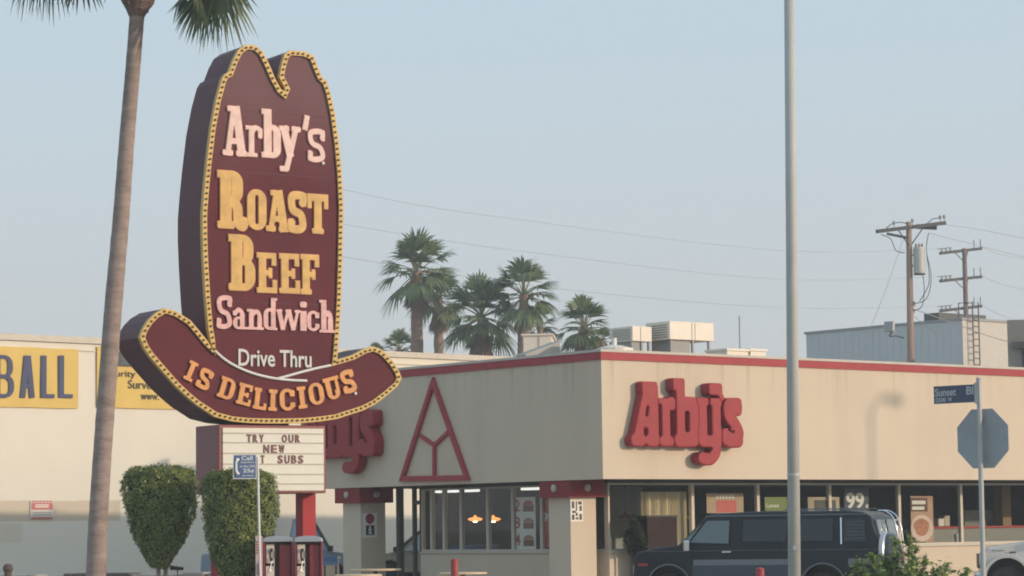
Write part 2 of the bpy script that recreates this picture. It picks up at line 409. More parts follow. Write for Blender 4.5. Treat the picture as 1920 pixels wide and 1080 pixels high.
def contour(prims, w, h, res, pad=0.06, grow=0.0):
    m = pad * max(w, h) + grow; nx = max(24, int((w + 2 * m) / res)); ny = max(24, int((h + 2 * m) / res))
    xs = np.linspace(-m, w + m, nx); ys = np.linspace(-m, h + m, ny); X, Y = np.meshgrid(xs, ys)
    D = np.full_like(X, 9.0)
    for k, p in prims:
        d = prim(X, Y, p); D = np.minimum(D, d) if k > 0 else np.maximum(D, -d)
    D = D - grow; D = np.where(D == 0, 1e-6, D)
    D[0, :] = D[-1, :] = 9; D[:, 0] = D[:, -1] = 9
    seg = {}
    def pt(key):
        (i, j, o) = key
        a, b = (D[i, j], D[i, j + 1]) if o == 0 else (D[i, j], D[i + 1, j]); f = a / (a - b)
        return (xs[j] + f * (xs[j + 1] - xs[j]), ys[i]) if o == 0 else (xs[j], ys[i] + f * (ys[i + 1] - ys[i]))
    for i in range(ny - 1):
        for j in range(nx - 1):
            c = (D[i, j] < 0) | (D[i, j + 1] < 0) << 1 | (D[i + 1, j + 1] < 0) << 2 | (D[i + 1, j] < 0) << 3
            if c in (0, 15): continue
            B, Rr, T, L = (i, j, 0), (i, j + 1, 1), (i + 1, j, 0), (i, j, 1)
            for a, b in {1: [(L, B)], 2: [(B, Rr)], 3: [(L, Rr)], 4: [(Rr, T)], 5: [(L, T), (Rr, B)], 6: [(B, T)], 7: [(L, T)], 8: [(T, L)], 9: [(T, B)], 10: [(B, L), (T, Rr)], 11: [(T, Rr)], 12: [(Rr, L)], 13: [(Rr, B)], 14: [(B, L)]}[int(c)]:
                seg[a] = b
    loops = []
    while seg:
        k0, k = next(iter(seg)), None; k = k0; lp = []
        while k in seg: lp.append(pt(k)); k = seg.pop(k)
        if len(lp) < 6: continue
        q = [lp[0]]
        for n_ in range(1, len(lp) - 1):          # drop nearly collinear points
            a, b, c = q[-1], lp[n_], lp[n_ + 1]
            ar = abs((b[0] - a[0]) * (c[1] - a[1]) - (b[1] - a[1]) * (c[0] - a[0]))
            if ar > res * res * 0.16 or math.hypot(b[0] - a[0], b[1] - a[1]) > res * 8: q.append(b)
        loops.append(q)
    return loops
def letter_mesh(ch, w, h, t, s, depth, bevel=0.0, grow=0.0):
    cu = bpy.data.curves.new('g', 'CURVE'); cu.dimensions = '2D'; cu.fill_mode = 'BOTH'
    cu.extrude = max(0.0005, depth / 2 - bevel); cu.bevel_depth = bevel; cu.bevel_resolution = 1; cu.offset = -bevel
    for lp in contour(glyph(ch, w, h, t, s), w, h, max(w, h) / 64, grow=grow):
        sp = cu.splines.new('POLY'); sp.points.add(len(lp) - 1); sp.use_cyclic_u = True
        for k, (x, y) in enumerate(lp): sp.points[k].co = (x, y, 0, 1)
    v, f = curve_mesh(cu)
    v[:, 2] += depth / 2
    return v, f
def slab(mb, ch, x0, x1, z0, z1, y, t, s, depth, bevel=0.0, rot=0.0, grow=0.0):
    """slab letter in a local box; rot turns it about its centre (radians, clockwise)"""
    w, h = x1 - x0, z1 - z0
    v, f = letter_mesh(ch, w, h, t, s, depth, bevel, grow)
    c, sn = math.cos(rot), math.sin(rot); out = []
    for p in v:
        dx, dz = p[0] - w / 2, p[1] - h / 2
        out.append(((x0 + x1) / 2 + dx * c + dz * sn, y - p[2], (z0 + z1) / 2 - dx * sn + dz * c))
    mb.add(out, f)
def pbox(fr, pl, pr, pt, pb, y=0.0):
    xm, ym = (pl + pr) / 2, (pt + pb) / 2
    return loc(fr, pl, ym, y)[0], loc(fr, pr, ym, y)[0], loc(fr, xm, pb, y)[1], loc(fr, xm, pt, y)[1]
# ================================================================ THE SETTING
C0 = Vector((1.96, 58.0, 0)); YAW = 0.8885
UD = Vector((math.sin(YAW), math.cos(YAW), 0)); VD = Vector((-math.cos(YAW), math.sin(YAW), 0))
BM = frame(C0, UD)                                   # restaurant frame: x = along the sunny front, y = along the shaded side
def bU(px, py, v): return loc(BM, px, py, v)         # (u, z) on the plane v = const
def bV(px, py, u):                                   # (v, z) on the plane u = const
    q = BM.inverted() @ on_plane(px, py, BM @ Vector((u, 0, 0)), UD); return q.y, q.z

asphalt = mat('asphalt', (0.06, 0.06, 0.06), 0.95, var=0.25, vscale=1.5, bump=0.4, bscale=80)
concrete = mat('concrete', (0.34, 0.32, 0.29), 0.9, var=0.15, vscale=2.0, bump=0.2)
g = MB(); g.box(-2500, 2500, -600, 4000, -0.5, 0); g.build('ground', mat('dry_ground', (0.30, 0.26, 0.21), 0.95, var=0.25, vscale=0.3), kind='structure')
g = MB(); g.box(-150, 150, -14, 30.8, 0.001, 0.004); g.build('road', asphalt, kind='structure')
g = MB(); g.box(-150, 150, 31, 42, 0.0, 0.13); g.box(-150, 150, 30.8, 30.997, 0.0, 0.135); g.build('pavement', concrete, kind='structure', bevel=0.01)
g = MB(); g.box(-60, 70, 42.01, 140, 0.001, 0.006); g.build('parking_lot', mat('lot_concrete', (0.33, 0.30, 0.26), 0.95, var=0.25, vscale=1.2, bump=0.3), kind='structure')
white_line = mat('line_paint', (0.7, 0.7, 0.68), 0.8, var=0.15, vscale=8)
g = MB()
for x in range(-140, 140, 9): g.box(x, x + 3, 11.9, 12.05, 0.004, 0.008)
g.build('lane_marking', white_line, kind='structure')

# ---------------------------------------------------------------- the restaurant
cream = wall_mat('tan_stucco', (0.62, 0.515, 0.40), streak=0.06, drip=5.33)
red_trim = mat('red_trim', (0.37, 0.055, 0.062), 0.6, spec=.2, var=0.10, vscale=3)
coping_m = mat('pale_coping', (0.52, 0.47, 0.41), 0.7, var=0.1)
bronze = mat('dark_soffit', (0.07, 0.06, 0.05), 0.7, var=0.2)
alu = mat('cream_frame', (0.55, 0.49, 0.41), 0.5, var=0.06)
glass = glass_mat('window_glass')
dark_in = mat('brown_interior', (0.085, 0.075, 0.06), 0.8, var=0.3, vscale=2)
ceil_in = mat('interior_ceiling', (0.20, 0.17, 0.14), 0.9, var=0.1)
bld = thing('restaurant', 'tan stucco fast food restaurant with red band round its flat parapet and glazed front', 'restaurant', BM)
ULEN, VLEN, ZB, ZT = 23.0, 11.0, 2.68, 5.56
m = MB(); m.box(0, ULEN, 0, .3, ZB, 5.50); m.box(0, .3, .3, VLEN, ZB, 5.50); m.box(.3, ULEN, VLEN - .3, VLEN, ZB, 5.50); m.box(ULEN - .3, ULEN, .3, VLEN - .3, ZB, 5.50)
m.build('fascia', cream, bld)
m = MB(); m.box(-.035, ULEN, -.035, 0.002, 5.33, 5.497); m.box(-.035, 0.002, 0.002, VLEN, 5.33, 5.497); m.build('red_band', red_trim, bld)
m = MB(); m.box(-.05, ULEN + .05, -.05, .34, 5.501, ZT); m.box(-.05, .34, .34, VLEN, 5.501, ZT); m.box(.34, ULEN, VLEN - .34, VLEN, 5.501, ZT); m.box(ULEN-.34, ULEN+.05, .34, VLEN-.34, 5.501, ZT); m.build('coping', coping_m, bld)
m = MB(); m.box(.3, ULEN - .3, .3, VLEN - .3, 4.9, 5.0); m.build('roof', mat('grey_roofing', (.3, .29, .27), .95, var=.15), bld)
m = MB(); m.box(.02, ULEN - .02, .02, VLEN - .02, ZB + .015, ZB + .06); m.build('soffit', bronze, bld)
RV = 1.2; RU = 1.2
v_door0 = bV(806, 1000, RU)[0]; VEND = bV(789, 970, RU + .1)[0]
m = MB(); m.box(RU, 21.5, RV, RV + .2, 0, 1.03); m.box(RU, RU + .2, RV + .2, VEND - .101, 0, 1.03); m.build('low_wall', cream, bld)
m = MB(); m.box(RU - .05, 21.5, RV - .05, RV + .22, 1.032, 1.075); m.box(RU - .05, RU + .22, RV + .22, VEND - .101, 1.032, 1.075); m.build('sill', alu, bld)
m = MB(); m.box(RU, 21.5, RV + .02, RV + .16, 2.625, ZB + .013); m.box(RU + .02, RU + .16, RV + .16, VEND - .101, 2.625, ZB + .013); m.build('window_header', bronze, bld)
# interior shell
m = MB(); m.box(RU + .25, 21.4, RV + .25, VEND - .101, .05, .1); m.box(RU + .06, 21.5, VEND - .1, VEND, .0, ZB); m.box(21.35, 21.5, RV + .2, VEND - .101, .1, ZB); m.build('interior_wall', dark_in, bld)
# window bays
def bay(u0, u1, along, full=False, name='window'):
    """one glazed bay: frame with its pane; along 'u' (sunny front) or 'v' (shaded side)"""
    z0, z1 = (0.12 if full else 1.077), 2.62; w = 0.045
    f = MB(); p = MB()
    if along == 'u':
        f.box(u0, u0 + w, RV + .04, RV + .14, z0, z1); f.box(u1 - w, u1, RV + .04, RV + .14, z0, z1); f.box(u0 + w, u1 - w, RV + .04, RV + .14, z0, z0 + w); f.box(u0 + w, u1 - w, RV + .04, RV + .14, z1 - w, z1)
        p.box(u0 + w, u1 - w, RV + .085, RV + .091, z0 + w, z1 - w)
    else:
        f.box(RU + .04, RU + .14, u0, u0 + w, z0, z1); f.box(RU + .04, RU + .14, u1 - w, u1, z0, z1); f.box(RU + .04, RU + .14, u0 + w, u1 - w, z0, z0 + w); f.box(RU + .04, RU + .14, u0 + w, u1 - w, z1 - w, z1)
        p.box(RU + .085, RU + .091, u0 + w, u1 - w, z0 + w, z1 - w)
    fo = f.build(name, alu, bld); p.build('pane', glass, fo)
us = [RU + .02] + [bU(px, 970, RV)[0] for px in (1302, 1425, 1560, 1690, 1806)] + [19.6, 21.5]
for a, b in zip(us[:-1], us[1:]): bay(a, b, 'u')
vs_ = [RV + .16] + [bV(px, 970, RU)[0] for px in (1012, 958, 911, 861, 829)] + [v_door0]
for a, b in zip(vs_[:-1], vs_[1:]): bay(a, b, 'v')
bay(v_door0, VEND - .1, 'v', False)
m = MB()
for px, hw in ((750, .07), (777.5, .045)):
    v = bV(px, 970, RU + .1)[0]; m.box(RU + .1 - hw, RU + .1 + hw, v - hw, v + hw, .0, 2.69); m.build('canopy_post', mat('dark_bronze_post', (.10, .09, .075), .5), bld); m = MB()
m.box(RU + .07, RU + .13, VEND - .09, v - .05, 2.24, 2.34); m.build('canopy_rail', MATS['dark_bronze_post'], bld)
# corner posts under the parapet
for uc, vc in ((.58, 1.75), (.58, 9.84)):
    m = MB(); m.box(uc - .38, uc + .38, vc - .38, vc + .38, 0, 2.30); p = m.build('pillar', cream, bld)
    m = MB(); m.box(uc - .53, uc + .53, vc - .53, vc + .53, 2.302, ZB + .01); m.build('red_capital', mat('capital_red', (.25, .03, .034), .65, spec=.2, var=.15, vscale=4), p, bevel=.01)
    for M_ in (Matrix.Translation((uc - .53, vc, 2.51)) @ Matrix.Rotation(-math.pi / 2, 4, 'Y'), Matrix.Translation((uc, vc - .53, 2.51)) @ Matrix.Rotation(math.pi / 2, 4, 'X')):
        d = MB(); d.lathe([(.085, -.01), (.085, .03), (.06, .05)], n=16, M=None); d.build('disc', mat('grey_disc', (.45, .42, .38), .5), p, M=M_)
# interior lights
lamp_w = mat('fluorescent_tube', (.8, .8, .8), .5, emit=((1, .97, .9), .8))
for px, w in ((812, .5), (842, .5), (876, .7), (995, .5)):
    v, z = bV(px, 925, RU + .5)
    m = MB(); m.box(RU + .4, RU + .62, v - w / 2, min(v + w / 2, VEND - .15), 2.525, 2.59); m.build('ceiling_light', lamp_w, bld)

# ---- channel letters
rl = mat('red_letter_face', (0.32, 0.026, 0.034), 0.5, var=0.12, vscale=5, spec=.25)
FR = frame(C0, UD); FL = frame(C0, -VD)
word = [('A', 1181, 1236, 715, 838), ('r', 1233, 1267, 744, 838), ('b', 1260, 1308, 709.5, 839), ('y', 1304, 1352, 746, 872), ("'", 1325, 1356, 718.5, 752), ('s', 1349, 1391, 744, 839.6)]
boxes = [(c, *pbox(FR, a, b, t, d, -.22)) for c, a, b, t, d in word]
def arbys_glyph(ch, w, h):
    """fat round-footed letters of the wall sign; list of prims"""
    A = []; add = lambda *p: A.append((1, p)); sub = lambda *p: A.append((-1, p))
    if ch == 'A':
        add('box', w*.40, h*.80, w*.94, h, .04); add('bar', w*.24, h*.1, w*.66, h*.95, w*.34); add('box', w*.58, h*.05, w*.97, h*.95, .02)
        add('box', w*.0, h*.0, w*.52, h*.2, h*.085); add('box', w*.50, h*.0, w*1.0, h*.2, h*.085); add('box', w*.35, h*.28, w*.75, h*.44)
        sub('bar', w*.55, h*.47, w*.60, h*.62, w*.07); sub('box', w*.46, h*.19, w*.56, h*.29, .01)
    elif ch == 'r':
        add('box', w*.18, h*.05, w*.66, h*.95, .03); add('box', 0, h*.84, w*.6, h*.97, .05); add('box', w*.5, h*.72, w*.97, h*1.0, h*.09); add('box', w*.02, 0, w*.86, h*.22, h*.1)
    elif ch == 'b':
        add('box', w*.12, 0, w*.48, h, .04); add('box', 0, h*.81, w*.44, h, .05); add('box', w*.12, 0, w, h*.735, h*.11); sub('box', w*.46, h*.22, w*.62, h*.52, .05); add('box', w*.02, 0, w*.48, h*.2, h*.09)
    elif ch == 'y':
        add('box', w*.02, h*.26, w*.98, h*.62, h*.11); add('box', w*.06, h*.32, w*.42, h, .06); add('box', w*.58, h*.3, w*.95, h, .06); sub('box', w*.41, h*.44, w*.59, h*1.1, .04)
        add('path', spline([(w*.78, h*.4), (w*.74, h*.2), (w*.52, h*.09), (w*.2, h*.10)]), w*.36)
        add('box', 0, h*.88, w*.48, h, .05); add('box', w*.52, h*.88, w, h, .05)
    elif ch == "'":
        add('box', 0, h*.3, w*.85, h, h*.2); add('bar', w*.62, h*.5, w*.9, h*.02, w*.3)
    else:
        add('path', spline([(w*.72, h*.80), (w*.55, h*.84), (w*.32, h*.82), (w*.34, h*.62), (w*.60, h*.46), (w*.76, h*.28), (w*.6, h*.15), (w*.28, h*.16)], 8), w*.44)
        add('box', w*.42, h*.62, w*.92, h*.98, h*.09); add('box', 0, h*.04, w*.48, h*.38, h*.09); add('box', w*.1, 0, w*.95, h*.34, h*.13)
        sub('bar', w*.30, h*.36, w*.52, h*.30, w*.07); sub('box', -1, h*.40, w*.22, h*.5)
    return A
def channel_mesh(ch, w, h, depth, bev):
    cu = bpy.data.curves.new('g', 'CURVE'); cu.dimensions = '2D'; cu.fill_mode = 'BOTH'; cu.extrude = depth / 2 - bev; cu.bevel_depth = bev; cu.bevel_resolution = 2; cu.offset = -bev
    for lp in contour(arbys_glyph(ch, w, h), w, h, max(w, h) / 60):
        sp = cu.splines.new('POLY'); sp.points.add(len(lp) - 1); sp.use_cyclic_u = True
        for k, (x, y) in enumerate(lp): sp.points[k].co = (x, y, 0, 1)
    v, f = curve_mesh(cu); v[:, 2] += depth / 2; return v, f
x_ref = boxes[0][1]
wmesh = []
for k, (c, x0, x1, z0, z1) in enumerate(boxes):
    v, f = channel_mesh(c, x1 - x0, z1 - z0, .24 + .012 * k, .035)
    mb = MB(); mb.add([(p[0] + x0 - x_ref, -p[2] - .01, p[1] + z0) for p in v], f); wmesh.append(mb)
def wall_word(M, label):
    r = thing('wall_sign', label, 'sign', M, 'red word signs on the parapet')
    for mb, (c, *_r) in zip(wmesh, boxes): mb.build('letter', rl, r, smooth=False)
    return r
wall_word(FR @ Matrix.Translation((x_ref, 0, 0)), 'big red channel letter word sign on the sunlit front of the parapet')
xr = loc(FL, 722, 830)[0]; total = max(b[2] for b in boxes) - x_ref
wall_word(FL @ Matrix.Translation((xr - total, 0, loc(FL, 670, 888)[1] - min(b[3] for b in boxes))), 'dark red channel letter word sign in shade beside the triangle emblem')
# ---- triangle emblem
tri = thing('triangle_emblem', 'red open triangle emblem with three inner spokes on the shaded parapet side', 'emblem', FL)
P_ = lambda px, py: loc(FL, px, py)
A_, B_, D_ = P_(815, 712), P_(755, 900), P_(881, 898)
def bar2(mb, a, b, w, y0, y1):
    a, b = Vector((a[0], 0, a[1])), Vector((b[0], 0, b[1])); d = (b - a).normalized(); n = Vector((-d.z, 0, d.x)) * w / 2
    mb.prism([(q.x, q.z) for q in (a + n, b + n, b - n, a - n)], y0, y1)
m = MB(); cx = sum(q[0] for q in (A_, B_, D_)) / 3; cz = sum(q[1] for q in (A_, B_, D_)) / 3
def off(q, k): return (cx + (q[0] - cx) * k, cz + (q[1] - cz) * k)
O3 = [off(q, 1.045) for q in (A_, B_, D_)]; I3 = [off(q, .885) for q in (A_, B_, D_)]
for i in range(3):
    j = (i + 1) % 3; m.prism([O3[i], O3[j], I3[j], I3[i]], -.09, -.005)
m.build('outer_frame', red_trim, tri, bevel=.008)
m = MB(); ctr = P_(817, 835)
for k, q in enumerate((P_(789, 816), P_(845, 808), P_(817, 893))): bar2(m, ctr, q, .085, -.07 - .003 * k, -.005)
m.build('spokes', red_trim, tri)

# ---- things on and behind the glass
def panel_sign(name, fr, px0, px1, py0, py1, y, face, label, cat, group=None, th=.012, edge=None):
    x0, x1, z0, z1 = pbox(fr, px0, px1, py0, py1, y)
    r = thing(name, label, cat, fr @ Matrix.Translation((x0, y, z0)), group)
    m = MB(); m.box(0, x1 - x0, 0, th, 0, z1 - z0); m.build('panel', face, r)
    return r, x1 - x0, z1 - z0
paper = mat('poster_paper', (.80, .75, .72), .6, var=.04); redp = mat('poster_red', (.50, .05, .04), .6); navy = mat('navy_paint', (.035, .045, .085), .5)
white = mat('white_paint', (.78, .76, .72), .5); black = mat('black_paint', (.02, .02, .02), .5); bun = mat('bun_brown', (.45, .22, .08), .7, var=.2, vscale=20); meat = mat('meat_brown', (.20, .07, .04), .8, var=.3, vscale=30); green = mat('olive_paint', (.20, .24, .06), .6)
FV = FL; YV = RU + .12                               # inside of the shaded side glass (FL local y = u)
r, w, h = panel_sign('menu_poster', FV, 959, 1004, 932, 1030, YV, paper, 'tall white menu poster with numbers 2 3 4 and burgers inside the side window', 'poster')
m = MB()
for k, t in enumerate('432'): sans(m, t, w * .12, w * .38, h * (.07 + .33 * k), h * (.29 + .33 * k), 0, .004, .01)
m.build('numbers', redp, r)
for k in range(3):
    z = h * (.06 + .33 * k); f = MB(); f.box(w * .5, w * .93, -.006, 0, z, z + h * .12); f.build('burger_filling', meat, r)
    f = MB(); f.prism([(w * (.5 + .43 * (0.5 - 0.5 * math.cos(a))), z + h * (.125 + .09 * math.sin(a))) for a in [math.pi * q / 8 for q in range(9)]], -.006, 0); f.build('burger_bun', redp if k == 2 else bun, r)
r, w, h = panel_sign('price_poster', FV, 1013, 1042, 935, 1026, YV, redp, 'narrow red poster with white 99 price beside the corner pillar', 'poster')
m = MB(); sans(m, '9', w * .1, w * .5, h * .5, h * .72, 0, .004, .02); sans(m, '9', w * .55, w * .95, h * .5, h * .72, 0, .004, .02); m.build('numbers', white, r)
YF = RV + .12
r, w, h = panel_sign('price_sign', FR, 1583, 1629, 916, 958, YF, navy, 'navy window sign with large white 99 cent price above the van roof', 'price sign')
m = MB(); sans(m, '99', w * .07, w * .80, h * .08, h * .82, 0, .006, .03); sans(m, '¢', w * .85, w * .97, h * .08, h * .32, 0, .006, .02); m.build('price', white, r)
r, w, h = panel_sign('food_poster', FR, 1708, 1750, 930, 1016, YF, mat('poster_tan', (.50, .30, .20), .6, var=.1, vscale=3), 'tan food poster with plate of roast beef in front window behind the van ladder', 'poster')
m = MB(); m.box(0, w * .75, -.004, 0, h * .66, h * .96); m.build('heading', mat('poster_brown', (.16, .07, .04), .7), r)
m = MB(); m.box(w * .06, w * .66, -.008, -.004, h * .82, h * .90); m.box(w * .06, w * .60, -.008, -.004, h * .70, h * .77); m.build('heading_line', white, r)
m = MB(); m.prism([(w * (.48 + .5 * math.cos(a)), h * (.30 + .29 * math.sin(a))) for a in [2 * math.pi * q / 24 for q in range(24)]], -.006, 0); m.build('plate', mat('plate_pink', (.68, .50, .44), .5, var=.1, vscale=4), r)
m = MB(); m.prism([(w * (.45 + .34 * math.cos(a) * (1 + .12 * math.sin(3 * a))), h * (.32 + .19 * math.sin(a))) for a in [2 * math.pi * q / 24 for q in range(24)]], -.01, -.006); m.build('sandwich', mat('roast_beef', (.46, .19, .10), .7, var=.35, vscale=9), r)
r, w, h = panel_sign('notice_board', FR, 1325, 1394, 925, 962, YF, mat('tan_board', (.50, .36, .24), .7, var=.08), 'tan board with red notice and row of white letters above the van cab', 'notice')
m = MB(); m.box(w * .26, w * .80, -.005, 0, h * .04, h * .64); m.build('red_notice', mat('notice_red', (.62, .12, .11), .6, var=.1), r)
m = MB()
for k in range(6): m.box(w * (.26 + .085 * k), w * (.31 + .085 * k), -.005, 0, h * .74, h * .92)
m.build('lettering', white, r)
r, w, h = panel_sign('green_sign', FR, 1434, 1476, 932, 958, YF, green, 'olive green window sign with short white word left of the lamp pole', 'sign')
m = MB(); sans(m, 'Lunes', w * .06, w * .62, h * .25, h * .55, 0, .004, .01); m.build('word', white, r)
r, w, h = panel_sign('framed_notice', FR, 1515, 1574, 932, 960, YF, mat('pale_tan_frame', (.52, .42, .32), .7), 'pale framed dark notice beside the navy price sign', 'notice')
m = MB(); m.box(w * .2, w * .88, -.005, 0, h * .1, h * .8); m.build('dark_panel', mat('dark_panel', (.05, .05, .045), .4), r)

# interior furniture (seen through the glass)
def inY(px, py, v): u, z = bU(px, py, v); return u, z
lamp_on = mat('glowing_amber_shade', (.6, .25, .08), .4, emit=((1.0, .36, .10), 1.2)); bulb_on = mat('lamp_bulb', (1, .9, .7), .4, emit=((1, .75, .45), 5.0)); shade_off = mat('amber_shade', (.42, .20, .08), .4)
def pendant(px, py, u_or_v, side, lit, label):
    if side == 'L': v, z = bV(px, py, u_or_v); p = BM @ Vector((u_or_v, v, z))
    else: u, z = bU(px, py, u_or_v); p = BM @ Vector((u, u_or_v, z))
    r = thing('pendant_lamp', label, 'lamp', p, 'pendant lamps in the dining room')
    m = MB(); m.lathe([(.06, -.055), (.13, -.045), (.18, -.015), (.185, .005), (.12, .03), (.04, .045), (.03, .09)], n=18); m.build('shade', lamp_on if lit else shade_off, r, smooth=True)
    m = MB(); m.lathe([(.03, -.085), (.055, -.075), (.05, -.05)], n=10); m.build('bulb', bulb_on if lit else white, r)
    m = MB(); m.tube([(0, 0, .09), (0, 0, 2.66 - z)], .012, 6); m.build('cord', black, r)
pendant(891, 973, RU + 1.0, 'L', True, 'left one of two lit amber pendant lamps in the side window')
pendant(925, 973, RU + 1.2, 'L', True, 'right one of two lit amber pendant lamps in the side window')
pendant(1172, 967, RV + 1.6, 'R', False, 'unlit amber pendant lamp in the window nearest the corner pillar')
pendant(1281, 970, RV + 1.8, 'R', False, 'unlit amber pendant lamp just above the van windscreen')
blue_v = mat('blue_vinyl', (.07, .13, .26), .5, var=.1)
def booth(px, u, label):
    v, z = bV(px, 1030, u)
    r = thing('booth_seat', label, 'booth seat', BM @ Matrix.Translation((u, v, .1)), 'blue booth seats in the dining room')
    m = MB(); m.box(-.25, .25, -.55, .55, 0, .45); m.build('seat', blue_v, r, bevel=.03)
    m = MB(); m.box(.252, .36, -.55, .55, 0, 1.12); m.build('backrest', blue_v, r, bevel=.03)
booth(850, RU + .55, 'blue vinyl booth seat at the end of the side windows'); booth(890, RU + .9, 'blue vinyl booth seat below the lit pendant lamps')
grey_c = mat('grey_counter', (.30, .29, .27), .6, var=.08)
def plain(name, label, cat, parts, M, group=None):
    r = thing(name, label, cat, M, group)
    for pn, pm, bx in parts:
        m = MB()
        for b in bx: m.box(*b)
        m.build(pn, pm, r, bevel=.008)
    return r
u0, _ = inY(1735, 1000, RV + 1.4); 
plain('service_counter', 'long grey service counter with red edge inside the front window', 'counter', [('base', grey_c, [(0, 4.2, 0, .6, 0, 1.36)]), ('red_edge', redp, [(-.03, 4.23, -.04, .64, 1.362, 1.42)])], BM @ Matrix.Translation((u0, RV + 1.4, .1)))
for px, w_, z_, hh, lab, c_ in ((1757, .22, 1.53, .17, 'white carton on the counter right of the food poster', white), (1768, .2, 1.53, .24, 'taller cream carton standing on the counter', mat('cream_card', (.62, .52, .42), .7))):
    u, _ = inY(px, 975, RV + 1.7); plain('carton', lab, 'carton', [('box', c_, [(-w_ / 2, w_ / 2, -.1, .1, 0, hh)]), ('lid', c_, [(-w_ / 2 - .01, w_ / 2 + .01, -.11, .11, hh + .001, hh + .03)])], BM @ Matrix.Translation((u, RV + 1.65, z_)))
for px, lab, c_ in ((1790, 'white paper cup on the window ledge by the front mullion', white), (1797, 'small white lidded cup on the window ledge', mat('cup_grey', (.6, .58, .55), .6))):
    u, _ = inY(px, 1010, RV + .4); r = thing('paper_cup', lab, 'cup', BM @ Matrix.Translation((u, RV + .33, 1.078)), 'paper cups on the window ledge')
    m = MB(); m.lathe([(.05, 0), (.075, .22 if px == 1790 else .14)], n=12); m.build('cup', c_, r); 
    m = MB(); m.lathe([(.078, .222 if px == 1790 else .142), (.07, .25 if px == 1790 else .165)], n=12); m.build('lid', white, r)
m = MB(); m.box(RU + .3, 21.3, RV + .2, RV + .5, 1.03, 1.07); m.build('window_ledge', alu, bld)
u, z = inY(1241, 1000, RV - .6)
plain('waste_cabinet', 'dark maroon waste cabinet standing before the curtained window left of the van', 'cabinet', [('body', mat('dark_maroon_wood', (.028, .012, .011), .7, spec=.2, var=.3), [(-.46, .46, 0, .5, 0, 1.83)]), ('top', mat('dark_top', (.03, .03, .028), .5), [(-.48, .48, -.02, .52, 1.832, 1.87)])], BM @ Matrix.Translation((u, RV - .62, .0)))
# curtain: pleated
u0, z0 = inY(1204, 922, RV + .3); u1, _ = inY(1288, 922, RV + .3); z0 = min(z0, 2.6)
m = MB(); n = 60; pts = []
for k in range(n + 1): pts.append((u0 + (u1 - u0) * k / n, .05 * math.sin(k * 1.1) + .02 * math.sin(k * 2.7)))
vs = []
for z in (.9, z0):
    for t in (0, .03):
        vs += [(x, RV + .34 + y + t, z) for x, y in pts]
n1 = n + 1; fs = []
for k in range(n):
    fs += [(k, k + 1, 2 * n1 + k + 1, 2 * n1 + k), (n1 + k + 1, n1 + k, 3 * n1 + k, 3 * n1 + k + 1), (2 * n1 + k, 2 * n1 + k + 1, 3 * n1 + k + 1, 3 * n1 + k)]
m.add(vs, fs); o = m.build('curtain', mat('cream_curtain', (.78, .68, .50), .9, var=.08), M=BM); tag(o, 'pleated cream curtain hanging inside the window right of the corner', 'curtain')
# paler and darker grey walls inside the front
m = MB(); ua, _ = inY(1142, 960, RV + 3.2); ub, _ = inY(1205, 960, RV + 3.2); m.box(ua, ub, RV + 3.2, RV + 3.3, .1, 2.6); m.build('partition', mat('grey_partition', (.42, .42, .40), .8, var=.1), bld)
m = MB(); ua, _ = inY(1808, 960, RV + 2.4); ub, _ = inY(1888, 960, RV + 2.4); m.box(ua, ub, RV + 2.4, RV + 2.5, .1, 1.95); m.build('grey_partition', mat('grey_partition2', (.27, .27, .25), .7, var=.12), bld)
m = MB(); ua, _ = inY(1880, 960, RV + 2.0); m.box(ua, ua + .35, RV + 2, RV + 2.3, .1, 2.6); m.build('wood_post', mat('wood_post', (.30, .19, .10), .7, var=.2), bld)
u, _ = inY(1243, 960, RV + .5)

# ---- signs on the pillars
FP = lambda vc: FR @ Matrix.Translation((0, vc - .38, 0))
fr = FP(9.84)
r, w, h = panel_sign('pedestrian_sign', fr, 680, 707, 962, 1008, -.015, white, 'white sign with red disc and black walking figure on the left pillar', 'sign')
m = MB(); m.lathe([(w * .30, 0), (w * .30, .006)], n=20); m.build('red_disc', rl, r, M=Matrix.Translation((w * .5, 0, h * .77)) @ Matrix.Rotation(math.pi / 2, 4, 'X'))
m = MB(); m.box(w * .22, w * .80, -.006, 0, h * .1, h * .5); m.build('black_square', black, r)
m = MB(); m.lathe([(w * .06, 0), (w * .06, .004)], (0, 0, 0), 10, Matrix.Translation((w * .5, -.006, h * .44)) @ Matrix.Rotation(math.pi / 2, 4, 'X')); 
for a, b in (((.5, .41), (.5, .28)), ((.5, .28), (.42, .14)), ((.5, .28), (.6, .14)), ((.5, .38), (.4, .3)), ((.5, .38), (.6, .31))): bar2(m, (w * a[0], h * a[1]), (w * b[0], h * b[1]), w * .08, -.009, -.006)
m.build('walking_figure', white, r)
fr = FP(1.75)
r, w, h = panel_sign('parking_notice', fr, 1070, 1093, 938, 978, -.015, white, 'small white notice with black symbols high on the corner pillar', 'sign')
m = MB()
for (x0, x1, z0, z1) in ((.1, .3, .62, .95), (.42, .52, .5, .95), (.62, .9, .8, .95), (.72, .9, .5, .74), (.12, .4, .4, .52), (.1, .3, .08, .34), (.4, .62, .1, .2), (.7, .9, .08, .36), (.4, .56, .26, .42)): m.box(w * x0, w * x1, -.004, 0, h * z0, h * z1)
m.build('black_marking', black, r)

